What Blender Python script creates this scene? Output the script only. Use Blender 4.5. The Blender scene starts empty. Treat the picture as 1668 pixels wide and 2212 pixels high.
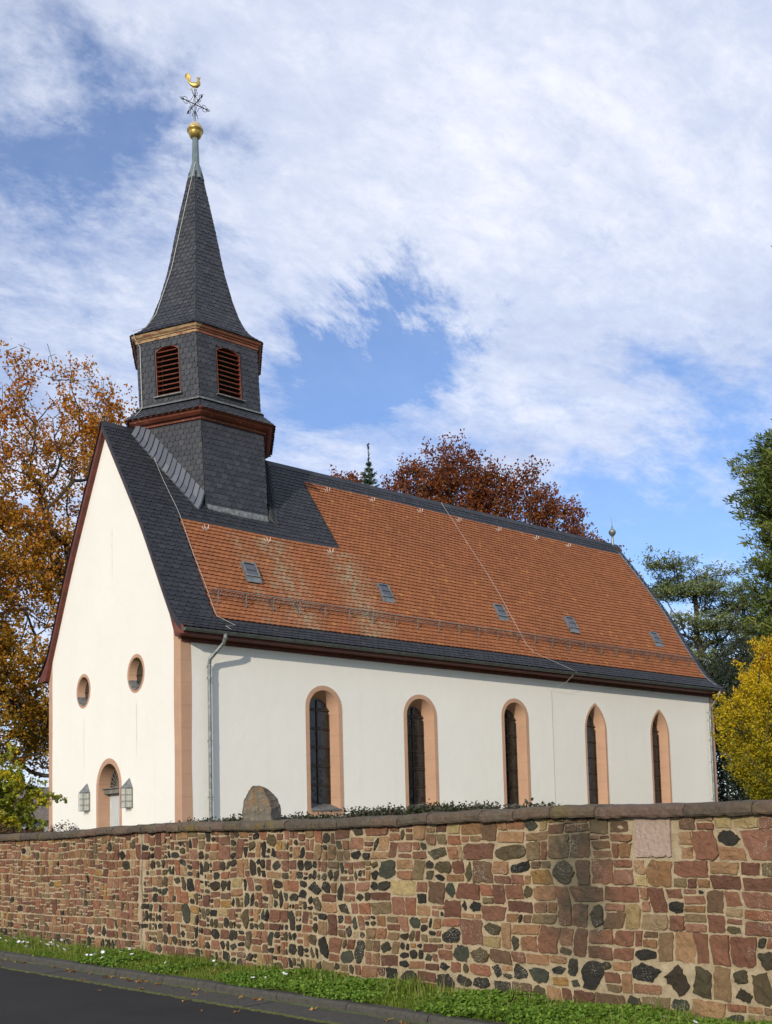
import bpy, math, random
import numpy as np
from mathutils import Vector, Matrix
from mathutils.geometry import tessellate_polygon
R=math.radians
EYE=1.6                       # everything below is written with z=0 at eye height; EYE is added when meshes are built
scene=bpy.context.scene
# ---------------------------------------------------------------- camera
cam_d=bpy.data.cameras.new('camera'); cam=bpy.data.objects.new('camera',cam_d); scene.collection.objects.link(cam)
scene.camera=cam
CX,CY=-13.1454,-24.9864
yaw,pitch,roll=0.8919,0.0814,-0.0249
fw=Vector((math.cos(yaw)*math.cos(pitch),math.sin(yaw)*math.cos(pitch),math.sin(pitch)))
rt=fw.cross(Vector((0,0,1))).normalized(); up=rt.cross(fw)
r2=math.cos(roll)*rt+math.sin(roll)*up; u2=-math.sin(roll)*rt+math.cos(roll)*up
m=Matrix((r2,u2,-fw)).transposed().to_4x4(); m.translation=Vector((CX,CY,EYE)); cam.matrix_world=m
cam_d.sensor_fit='VERTICAL'; cam_d.sensor_height=36; cam_d.sensor_width=36; cam_d.lens=2248.2/2212*36
cam_d.shift_y=(1617.2-1106)/2212; cam_d.clip_end=6000; cam_d.clip_start=0.1
# ---------------------------------------------------------------- sun, sky, exposure
TS=Vector((-.825,-.465,.325)).normalized()
sl=bpy.data.lights.new('sun','SUN'); sl.energy=3.25; sl.angle=R(.5); sl.color=(1,.905,.77)
so=bpy.data.objects.new('sun',sl); scene.collection.objects.link(so); so.rotation_euler=(-TS).to_track_quat('-Z','Y').to_euler()
scene.view_settings.view_transform='Standard'; scene.view_settings.look='None'; scene.view_settings.exposure=0.05; scene.view_settings.gamma=1
try: scene.view_settings.use_curve_mapping=False
except Exception: pass
W=bpy.data.worlds.new('World'); scene.world=W; W.use_nodes=True
nt=W.node_tree; nt.nodes.clear()
class NT:
    def __init__(s,t): s.t=t
    def n(s,typ,**k):
        x=s.t.nodes.new(typ)
        for a,b in k.items():
            if a.startswith('i_'):
                key=a[2:]; key=int(key) if key.isdigit() else key.replace('_',' ')
                s.set(x,key,b)
            else: setattr(x,a,b)
        return x
    def set(s,x,key,b):
        if isinstance(b,bpy.types.NodeSocket): s.t.links.new(b,x.inputs[key])
        else: x.inputs[key].default_value=b
    def math(s,op,a,b=0,c=None,clamp=False):
        x=s.n('ShaderNodeMath',operation=op,use_clamp=clamp); s.set(x,0,a); s.set(x,1,b)
        if c is not None: s.set(x,2,c)
        return x.outputs[0]
    def vmath(s,op,a,b=None,out=0):
        x=s.n('ShaderNodeVectorMath',operation=op); s.set(x,0,a)
        if b is not None:
            if op=='SCALE': s.set(x,3,b)
            else: s.set(x,1,b)
        return x.outputs[out]
    def mix(s,f,a,b,blend='MIX'):
        x=s.n('ShaderNodeMix',data_type='RGBA',blend_type=blend); s.set(x,0,f)
        for i,v in ((6,a),(7,b)):
            if not isinstance(v,bpy.types.NodeSocket) and len(v)==3: v=(*v,1)
            s.set(x,i,v)
        return x.outputs[2]
    def ramp(s,f,stops,interp='LINEAR'):
        x=s.n('ShaderNodeValToRGB'); s.set(x,0,f); cr=x.color_ramp; cr.interpolation=interp
        while len(cr.elements)<len(stops): cr.elements.new(.5)
        for e,(p,c) in zip(cr.elements,stops):
            e.position=p; e.color=(c,c,c,1) if not hasattr(c,'__len__') else (*c,1)
        return x.outputs[0]
    def noise(s,vec,scale,detail=3,rough=.55,dist=0,out=0):
        x=s.n('ShaderNodeTexNoise'); s.set(x,'Scale',scale); s.set(x,'Detail',detail); s.set(x,'Roughness',rough); s.set(x,'Distortion',dist)
        if vec is not None: s.set(x,'Vector',vec)
        return x.outputs[out]
w=NT(nt)
sky=w.n('ShaderNodeTexSky',sky_type='NISHITA',sun_disc=False,sun_elevation=R(19),sun_rotation=math.atan2(TS.x,TS.y),altitude=200,air_density=1,dust_density=.25,ozone_density=3.4)
bg1=w.n('ShaderNodeBackground',i_Strength=.15); w.set(bg1,0,w.mix(1,sky.outputs[0],(.96,1.03,1.21),'MULTIPLY'))
geo=w.n('ShaderNodeTexCoord').outputs['Generated']
dirn=w.vmath('NORMALIZE',geo)
sep=w.n('ShaderNodeSeparateXYZ'); w.set(sep,0,dirn)
den=w.math('ADD',sep.outputs[2],.18)
cmb=w.n('ShaderNodeCombineXYZ'); w.set(cmb,0,w.math('DIVIDE',sep.outputs[0],den)); w.set(cmb,1,w.math('DIVIDE',sep.outputs[1],den)); cp=cmb.outputs[0]
# wind streaks run one way across the sky
mp=w.n('ShaderNodeMapping'); w.set(mp,0,cp); mp.inputs['Rotation'].default_value=(0,0,R(-62)); mp.inputs['Scale'].default_value=(.9,1.35,1)
sp=mp.outputs[0]
n1=w.noise(sp,1.5,10,.58,.55); n2=w.noise(sp,5.6,10,.68,.35); n4=w.noise(sp,17,8,.7,.3)
rn=w.n('ShaderNodeTexNoise',noise_type='RIDGED_MULTIFRACTAL'); w.set(rn,'Vector',sp); w.set(rn,'Scale',2.6); w.set(rn,'Detail',7); w.set(rn,'Roughness',.62); w.set(rn,'Distortion',.45); n3=w.noise(cp,.9,4,.5,.3)
dens=w.math('ADD',w.math('MULTIPLY',n1,1.15),w.math('MULTIPLY',n2,.62))
dens=w.math('ADD',dens,w.math('MULTIPLY',w.math('SUBTRACT',n4,.5),.30))
dens=w.math('ADD',dens,w.math('MULTIPLY',w.math('SUBTRACT',rn.outputs[0],.55),.16))
dens=w.math('ADD',dens,w.math('MULTIPLY',n3,.25))
wob=w.vmath('ADD',dirn,w.vmath('SCALE',w.vmath('SUBTRACT',w.noise(sp,2.4,8,.66,.3,out=1),(.5,.5,.5)),.34))
BL=[((.29,.74,.61),.13,-.05),((.20,.84,.50),.13,-.20),((.35,.78,.525),.085,-.46),((.31,.71,.64),.10,.14),((.60,.66,.437),.055,-.50),((.565,.685,.447),.055,-.48),((.535,.70,.458),.045,-.34),((.52,.735,.415),.05,-.30),((.64,.64,.425),.04,-.18),((.47,.775,.40),.05,-.16),((.54,.73,.42),.07,-.22),((.73,.62,.29),.17,-.50),((.82,.48,.32),.12,-.36),((.36,.75,.55),.07,-.16),((.67,.53,.52),.06,-.20),((.69,.55,.49),.04,-.12),((.63,.71,.30),.12,-.18),((.28,.88,.38),.07,-.16),
    ((.31,.83,.46),.075,.36),((.50,.62,.60),.20,.30),((.46,.71,.53),.09,.16),((.62,.60,.50),.10,.14),((.74,.50,.44),.12,.22),((.66,.63,.40),.10,.16),((.48,.77,.42),.07,.10),((.72,.45,.55),.20,.20),((.33,.91,.20),.10,.10),((.56,.62,.57),.12,.15)]
for d,rad,amp in BL:
    v=Vector(d).normalized()
    dot=w.vmath('DISTANCE',wob,tuple(v),out='Value')
    g=w.math('POWER',2.718,w.math('MULTIPLY',w.math('MULTIPLY',dot,dot),-1/(rad*rad)))
    dens=w.math('MULTIPLY_ADD',g,amp*.8,dens)
cov=w.ramp(w.math('SUBTRACT',dens,.60),[(0,.09),(.10,.26),(.24,.58),(.40,.86),(1,.97)],'B_SPLINE')
shade=w.ramp(w.math('ADD',w.math('MULTIPLY',w.noise(sp,2.3,9,.64,.4),.68),w.math('MULTIPLY',n4,.32)),[(.32,(.47,.53,.70)),(.50,(.63,.68,.82)),(.65,(.85,.865,.93))])
bg2=w.n('ShaderNodeBackground',i_Strength=1.16); w.set(bg2,0,shade)
ms=w.n('ShaderNodeMixShader'); w.set(ms,0,cov); nt.links.new(bg1.outputs[0],ms.inputs[1]); nt.links.new(bg2.outputs[0],ms.inputs[2])
ow=w.n('ShaderNodeOutputWorld'); nt.links.new(ms.outputs[0],ow.inputs[0])
# ---------------------------------------------------------------- materials
def lin(c): return tuple(((x/255)/12.92 if x/255<=.04045 else ((x/255+.055)/1.055)**2.4) for x in c)
MATS={}
def mat(name,fn):
    if name in MATS: return MATS[name]
    M=bpy.data.materials.new(name); M.use_nodes=True; t=M.node_tree; t.nodes.clear(); g=NT(t)
    out=g.n('ShaderNodeOutputMaterial'); b=g.n('ShaderNodeBsdfPrincipled'); t.links.new(b.outputs[0],out.inputs[0])
    g.set(b,'Roughness',.8); g.b=b; g.out=out; g.co=g.n('ShaderNodeTexCoord').outputs['Object']
    fn(g); MATS[name]=M; return M
def bump(g,h,dist=.01,st=1.0):
    x=g.n('ShaderNodeBump'); g.set(x,'Height',h); g.set(x,'Distance',dist); g.set(x,'Strength',st); g.set(g.b,'Normal',x.outputs[0])
def attr(g,name): 
    a=g.n('ShaderNodeAttribute',attribute_name=name); return a
def simple(name,c1,c2,scale=3,rough=.8,metal=0,bs=30,bd=.004,contrast=(.35,.65)):
    def f(g):
        n=g.noise(g.co,scale,5,.6)
        g.set(g.b,'Base Color',g.ramp(n,[(contrast[0],c1),(contrast[1],c2)])); g.set(g.b,'Roughness',rough); g.set(g.b,'Metallic',metal)
        if bd: bump(g,g.noise(g.co,bs,4,.6),bd)
    return mat(name,f)
def scaled(g,v):
    mp=g.n('ShaderNodeMapping'); g.set(mp,0,g.co); mp.inputs['Scale'].default_value=v; return mp.outputs[0]
GZO=.75
def m_plaster(tint):
    def f(g):
        big=g.noise(g.co,.35,4,.6); fine=g.noise(g.co,6,6,.65); streak=g.noise(scaled(g,(2.2,2.2,.12)),1.4,5,.7)
        col=g.ramp(big,[(.3,tuple(x*.95 for x in tint)),(.7,tint)])
        col=g.mix(g.math('MULTIPLY',g.ramp(streak,[(.56,0),(.78,1)]),.12),col,(.50,.46,.36))
        col=g.mix(g.math('MULTIPLY',g.ramp(fine,[(.60,0),(.8,1)]),.10),col,(.55,.52,.45))
        sx=g.n('ShaderNodeSeparateXYZ'); g.set(sx,0,g.co); X,Y,Zc=sx.outputs; Zc=g.math('SUBTRACT',Zc,GZO)
        def run(y0,w0,z0,z1,k):
            dy=g.math('ABSOLUTE',g.math('SUBTRACT',g.math('MULTIPLY_ADD',g.noise(scaled(g,(0,3,1)),1.2,3),.06,Y),y0+.03)); hz=g.math('MULTIPLY',g.math('MULTIPLY',g.math('SUBTRACT',Zc,z0),2.2/(z1-z0),clamp=True),g.math('MULTIPLY',g.math('SUBTRACT',z1,Zc),6,clamp=True))
            return g.math('MULTIPLY',g.math('MULTIPLY',g.math('SUBTRACT',1,g.math('DIVIDE',dy,w0),clamp=True),hz),g.math('MULTIPLY',g.math('LESS_THAN',X,.01),k))
        st=g.math('MAXIMUM',g.math('MAXIMUM',run(6.5,.035,1.9,3.95,.55),run(2.72,.04,2.2,4.0,.6)),g.math('MULTIPLY',run(4.35,.06,7.2,9.6,.55),g.ramp(g.noise(scaled(g,(0,12,3)),2,5,.7),[(.42,0),(.6,1)])))
        col=g.mix(st,col,(.42,.36,.22))
        g.set(g.b,'Base Color',col); g.set(g.b,'Roughness',.92)
        bump(g,g.math('ADD',g.noise(g.co,45,4,.7),g.math('MULTIPLY',g.noise(g.co,2.2,3,.5),1.6)),.007)
    return f
M_plaster=mat('plaster',m_plaster((.815,.79,.71)))
M_pink=mat('pink_paint',lambda g:(g.set(g.b,'Base Color',g.ramp(g.noise(g.co,1.7,6,.65),[(.3,(.425,.255,.165)),(.7,(.50,.305,.195))])),g.set(g.b,'Roughness',.88),bump(g,g.math('ADD',g.math('MULTIPLY',g.noise(g.co,40,4,.7),.5),g.math('MULTIPLY',g.math('LESS_THAN',g.math('FRACT',g.math('MULTIPLY',g.n('ShaderNodeSeparateXYZ',i_0=g.co).outputs[2],1.62)),.022),-.9)),.006)))
def f_tile(g):
    r=attr(g,'rnd').outputs['Fac']
    base=g.ramp(r,[(0,(.280,.108,.048)),(.25,(.320,.122,.054)),(.75,(.345,.133,.058)),(.975,(.375,.147,.065)),(1,(.45,.20,.065))])
    n=g.noise(g.co,.55,6,.65,.4); col=g.mix(g.math('MULTIPLY',g.ramp(n,[(.45,0),(.75,1)]),.35),base,(.20,.085,.045))
    # lichen streaks below the slates, running down the slope
    sx=g.n('ShaderNodeSeparateXYZ'); g.set(sx,0,g.co)
    def band(c0,wd,k=-.0):
        t=g.math('ABSOLUTE',g.math('SUBTRACT',g.math('ADD',sx.outputs[0],g.math('MULTIPLY',g.noise(g.co,.8,3,.5),1.2)),c0+.6)); return g.math('SUBTRACT',1,g.math('DIVIDE',t,wd),clamp=True)
    zz=g.math('MULTIPLY',g.math('SUBTRACT',9.9+.75,sx.outputs[2],clamp=False),3,clamp=True)
    lowz=g.math('SUBTRACT',9.3+.75,sx.outputs[2]); lowz=g.math('GREATER_THAN',lowz,0)
    st=g.math('MAXIMUM',g.math('MAXIMUM',band(4.3,.9),g.math('MULTIPLY',band(3.0,.5),.5)),g.math('MULTIPLY',band(6.9,1.0),1.1))
    fl=g.ramp(g.noise(scaled(g,(1.8,1,.6)),4,7,.72),[(.42,0),(.62,1)])
    lf=g.math('MULTIPLY',g.math('MULTIPLY',g.math('MULTIPLY',st,fl),lowz),.95)
    col=g.mix(lf,col,(.33,.30,.20))
    fl2=g.ramp(g.noise(g.co,9,6,.75),[(.62,0),(.75,1)]); col=g.mix(g.math('MULTIPLY',fl2,.35),col,(.16,.10,.06))
    g.set(g.b,'Base Color',col); g.set(g.b,'Roughness',.9); g.set(g.b,'Specular IOR Level',.15); bump(g,g.noise(g.co,60,3,.6),.003)
M_tile=mat('clay_tile',f_tile)
def f_slate(g,k=1.0,spk=.6,th=.67):
    r=attr(g,'rnd').outputs['Fac']
    base=g.ramp(r,[(0,(.031*k,.034*k,.041*k)),(.5,(.039*k,.042*k,.050*k)),(.9,(.047*k,.050*k,.058*k)),(1,(.056*k,.058*k,.060*k))])
    s=g.ramp(g.noise(g.co,14,4,.8),[(th,0),(th+.06,1)]); s2=g.ramp(g.noise(g.co,.9,3,.6),[(.42,0),(.68,1)])
    col=g.mix(g.math('MULTIPLY',g.math('MULTIPLY',s,s2),spk),base,(.36,.35,.30))
    g.set(g.b,'Base Color',col); g.set(g.b,'Roughness',.6); g.set(g.b,'Specular IOR Level',.32); bump(g,g.noise(g.co,30,5,.7),.004)
M_slate=mat('roof_slate',lambda g:f_slate(g,.72,.6))
M_slate_t=mat('tower_slate',lambda g:f_slate(g,1.10,.10))
M_slate_lit=mat('sunlit_valley_slate',lambda g:f_slate(g,3.0,.1))  # same slate, its colour lightened to stand for sun on the west valley
M_slate_s=mat('spire_slate',lambda g:f_slate(g,1.0,1.0,.60))
def f_red(g):
    n=g.noise(scaled(g,(1,1,6)),5,6,.7); col=g.ramp(g.noise(g.co,2,3),[(.3,(.12,.028,.014)),(.7,(.21,.055,.026))])
    col=g.mix(g.ramp(n,[(.60,0),(.66,1)]),col,(.42,.30,.17)); g.set(g.b,'Base Color',col); g.set(g.b,'Roughness',.65)
M_redw=mat('worn_red_paint',f_red)
M_red=simple('dark_red_paint',(.085,.018,.010),(.155,.034,.017),4,.6)
M_zinc=simple('zinc',(.16,.175,.165),(.30,.32,.31),7,.45,.6,20,.001)
M_zincd=simple('weathered_zinc',(.085,.092,.082),(.15,.16,.145),6,.5,.4,20,.001)
M_lead=simple('lead_flashing',(.10,.105,.10),(.26,.27,.26),9,.55,.3,20,.003)
M_gold=simple('gilding',(.40,.27,.07),(.60,.43,.13),9,.42,.7,20,.002)
M_goldw=simple('weathered_gilding',(.46,.36,.20),(.62,.50,.30),12,.6,.3,20,.002)
M_iron=simple('wrought_iron',(.020,.018,.018),(.055,.045,.042),12,.5,.5,20,.001)
M_wire=simple('aluminium_wire',(.55,.53,.48),(.68,.66,.60),9,.5,.3,20,0)
M_wood=mat('grey_wood',lambda g:(g.set(g.b,'Base Color',g.ramp(g.noise(scaled(g,(14,14,.8)),2.5,6,.7),[(.3,(.40,.42,.41)),(.7,(.60,.62,.60))])),g.set(g.b,'Roughness',.75),bump(g,g.noise(scaled(g,(14,14,.8)),2.5,6,.7),.004)))
M_stone=simple('grey_stone_trim',(.13,.12,.10),(.22,.20,.17),5,.85)
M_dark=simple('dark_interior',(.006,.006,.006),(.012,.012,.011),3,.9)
def f_glass(g):
    br=g.n('ShaderNodeTexBrick'); g.set(br,'Vector',scaled(g,(1,1,1)));
    sp_=g.n('ShaderNodeSeparateXYZ'); g.set(sp_,0,g.co); cb=g.n('ShaderNodeCombineXYZ'); g.set(cb,0,g.math('ADD',sp_.outputs[0],sp_.outputs[1])); g.set(cb,1,sp_.outputs[2]); g.set(br,'Vector',cb.outputs[0])
    br.offset=0; g.set(br,'Scale',1); br.inputs['Brick Width'].default_value=.15; br.inputs['Row Height'].default_value=.19; br.inputs['Mortar Size'].default_value=.006
    g.set(br,'Color1',(.010,.011,.012,1)); g.set(br,'Color2',(.032,.033,.030,1)); g.set(br,'Mortar',(.03,.027,.02,1))
    g.set(g.b,'Base Color',br.outputs[0]); g.set(g.b,'Roughness',.14); g.set(g.b,'Specular IOR Level',.5); bump(g,g.noise(g.co,7,2),.012)
M_glass=mat('leaded_glass',f_glass)
M_skyglass=mat('skylight_glass',lambda g:(g.set(g.b,'Base Color',(.05,.055,.07,1)),g.set(g.b,'Roughness',.08),g.set(g.b,'Specular IOR Level',.9)))
M_milk=mat('milk_glass',lambda g:(g.set(g.b,'Base Color',(.72,.70,.60,1)),g.set(g.b,'Roughness',.25)))
def wstain(g):
    # damp and soot runs below leaking coping joints: (place along the wall, half width, lower end, strength)
    sx=g.n('ShaderNodeSeparateXYZ'); g.set(sx,0,g.co); n=g.noise(g.co,2.2,5,.65); yy=g.math('ADD',sx.outputs[1],g.math('MULTIPLY',g.math('SUBTRACT',n,.5),.9)); zz=g.math('ADD',sx.outputs[2],g.math('MULTIPLY',g.math('SUBTRACT',n,.5),.8)); tot=None
    for w_,hw,zb,k in ((1.02,.42,.30,1.25),(4.0,.20,.85,.9),(5.75,.13,.95,.6),(-.9,.25,.7,.7),(8.9,.12,.9,.5),(2.7,.14,.9,.5)):
        a=g.math('SUBTRACT',1.15,g.math('DIVIDE',g.math('ABSOLUTE',g.math('SUBTRACT',yy,(w_-3)*.995)),hw),clamp=True); b=g.math('MULTIPLY',g.math('SUBTRACT',zz,zb),2.2,clamp=True)
        t=g.math('MULTIPLY',g.math('MULTIPLY',a,b),k); tot=t if tot is None else g.math('MAXIMUM',tot,t)
    low=g.math('MULTIPLY',g.math('SUBTRACT',.34,zz),2.6,clamp=True); low=g.math('MULTIPLY',low,g.math('MULTIPLY_ADD',g.math('GREATER_THAN',yy,6.2),.5,.25))
    return g.math('MAXIMUM',tot,low)
def f_rubble(g):
    c=attr(g,'col').outputs['Color']
    n=g.noise(g.co,26,7,.72,.3); col=g.mix(1,c,g.ramp(n,[(.28,.62),(.5,1.0),(.74,1.28)]),'MULTIPLY')
    n0=g.noise(g.co,7,5,.65); col=g.mix(g.ramp(n0,[(.35,.0),(.75,.5)]),col,g.mix(1,c,(.80,.86,.80),'MULTIPLY'))
    # soot and damp patches, lichen specks
    dp=wstain(g); dp=g.math('MULTIPLY',dp,g.ramp(g.noise(g.co,9,5,.7),[(.28,.35),(.52,1)]))
    col=g.mix(g.math('MULTIPLY',dp,.74,clamp=True),col,(.050,.043,.026))
    v=g.n('ShaderNodeTexVoronoi'); g.set(v,'Scale',85); g.set(v,'Vector',g.co); sp_=g.math('LESS_THAN',v.outputs['Distance'],.27)
    ms_=g.ramp(g.noise(g.co,2.6,4,.65),[(.55,0),(.64,1)]); col=g.mix(g.math('MULTIPLY',g.math('MULTIPLY',sp_,ms_),.75),col,(.50,.49,.40))
    g.set(g.b,'Base Color',col); g.set(g.b,'Roughness',.9); bump(g,g.math('ADD',n,g.noise(g.co,90,4,.7)),.012)
M_rubble=mat('rubble_stone',f_rubble)
def f_mortar(g):
    n=g.noise(g.co,11,7,.7); col=g.ramp(n,[(.25,(.27,.205,.12)),(.5,(.42,.335,.205)),(.75,(.53,.43,.28))])
    dp=wstain(g); col=g.mix(g.math('MULTIPLY',dp,.72),col,(.13,.115,.07))
    g.set(g.b,'Base Color',col); g.set(g.b,'Roughness',.95); bump(g,g.math('ADD',g.noise(g.co,70,5,.75),g.math('MULTIPLY',n,2)),.012)
M_mortar=mat('lime_mortar',f_mortar)
def f_coping(g):
    r=attr(g,'rnd').outputs['Fac']
    col=g.ramp(r,[(0,(.085,.066,.046)),(.5,(.125,.090,.058)),(1,(.145,.092,.066))])
    col=g.mix(1,col,g.ramp(g.noise(g.co,20,7,.75),[(.3,.6),(.7,1.35)]),'MULTIPLY')
    moss=g.ramp(g.noise(g.co,1.6,6,.7,.5),[(.54,0),(.66,1)]); col=g.mix(g.math('MULTIPLY',moss,.75),col,(.17,.125,.018))
    gr=g.ramp(g.noise(g.co,3.3,5,.7),[(.52,0),(.66,1)]); col=g.mix(g.math('MULTIPLY',gr,.55),col,(.13,.125,.085))
    g.set(g.b,'Base Color',col); g.set(g.b,'Roughness',.92); bump(g,g.noise(g.co,38,6,.75),.02)
M_coping=mat('coping_stone',f_coping)
def f_asph(g):
    v=g.noise(g.co,160,3,.8); n=g.noise(g.co,1.2,4,.6)
    col=g.mix(1,g.ramp(n,[(.3,(.034,.032,.030)),(.7,(.046,.0435,.0405))]),g.ramp(v,[(.3,.7),(.6,1.0),(.72,1.7)]),'MULTIPLY')
    g.set(g.b,'Base Color',col); g.set(g.b,'Roughness',.95); g.set(g.b,'Specular IOR Level',.2); bump(g,v,.006)
M_asph=mat('asphalt',f_asph)
M_asph2=simple('newer_asphalt',(.014,.014,.015),(.020,.0195,.021),60,.9,0,150,.004)
def f_conc(g):
    n=g.noise(g.co,18,7,.7); col=g.ramp(n,[(.3,(.040,.037,.030)),(.6,(.072,.067,.054)),(.8,(.11,.10,.082))])
    ms_=g.ramp(g.noise(g.co,2.5,6,.7),[(.52,0),(.68,1)]); col=g.mix(g.math('MULTIPLY',ms_,.4),col,(.055,.06,.025))
    g.set(g.b,'Base Color',col); g.set(g.b,'Roughness',.92); bump(g,n,.01)
M_conc=mat('kerb_concrete',f_conc)
M_moss=simple('moss',(.045,.055,.012),(.095,.10,.025),30,.95,0,80,.01)
M_soil=simple('grassy_ground',(.045,.060,.016),(.085,.105,.028),6,.95,0,40,.02)
M_hill=simple('wooded_hill',(.135,.115,.135),(.195,.155,.165),.02,.95,0,1,0)
def f_leaf(stops,trans=.35,rough=.6):
    def f(g):
        r=attr(g,'rnd').outputs['Fac']; col=g.ramp(r,stops)
        g.set(g.b,'Base Color',col); g.set(g.b,'Roughness',rough); g.set(g.b,'Specular IOR Level',.3)
        tr=g.n('ShaderNodeBsdfTranslucent'); g.set(tr,0,col); mx=g.n('ShaderNodeMixShader'); g.set(mx,0,trans)
        g.t.links.new(g.b.outputs[0],mx.inputs[1]); g.t.links.new(tr.outputs[0],mx.inputs[2]); g.t.links.new(mx.outputs[0],g.out.inputs[0])
    return f
M_beech=mat('beech_leaf',f_leaf([(0,(.17,.14,.014)),(.3,(.35,.20,.015)),(.65,(.47,.20,.015)),(1,(.38,.10,.014))]))
M_copper=mat('copper_leaf',f_leaf([(0,(.11,.026,.013)),(.4,(.18,.047,.015)),(.8,(.25,.085,.018)),(1,(.30,.14,.025))]))
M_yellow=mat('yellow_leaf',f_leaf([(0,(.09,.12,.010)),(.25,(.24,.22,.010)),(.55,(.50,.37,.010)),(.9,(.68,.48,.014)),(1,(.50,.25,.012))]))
M_ygreen=mat('yellow_green_leaf',f_leaf([(0,(.09,.13,.014)),(.4,(.21,.24,.02)),(.75,(.46,.42,.025)),(1,(.66,.46,.03))]))
M_darkred=mat('dark_red_leaf',f_leaf([(0,(.03,.025,.012)),(.6,(.085,.038,.022)),(1,(.15,.05,.03))],.15))
M_hedge=mat('hedge_leaf',f_leaf([(0,(.018,.026,.010)),(.6,(.042,.050,.018)),(.9,(.075,.055,.03)),(1,(.11,.07,.05))],.1,.4))
M_cedar=mat('cedar_needle',f_leaf([(0,(.070,.100,.034)),(.6,(.135,.175,.058)),(1,(.24,.24,.07))],.1))
M_spruce=mat('spruce_needle',f_leaf([(0,(.035,.065,.045)),(1,(.10,.15,.10))],.1))
M_thuja=mat('thuja_spray',f_leaf([(0,(.040,.065,.012)),(.55,(.11,.15,.024)),(1,(.23,.24,.045))],.15))
M_yew=mat('yew_needle',f_leaf([(0,(.012,.020,.010)),(1,(.030,.042,.018))],.05))
M_bark=simple('bark',(.030,.026,.021),(.070,.060,.048),8,.9,0,30,.02)
M_grass=mat('grass_blade',f_leaf([(0,(.09,.14,.016)),(.55,(.17,.25,.025)),(.88,(.26,.31,.045)),(1,(.42,.32,.14))],.3))
M_clover=mat('clover_leaf',f_leaf([(0,(.085,.165,.018)),(.6,(.15,.27,.028)),(1,(.24,.35,.05))],.3))
M_petal=mat('white_petal',lambda g:g.set(g.b,'Base Color',(.85,.85,.88,1)))
M_fallen=mat('fallen_leaf',f_leaf([(0,(.13,.06,.025)),(.5,(.27,.13,.045)),(1,(.40,.25,.09))],.15))
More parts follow.
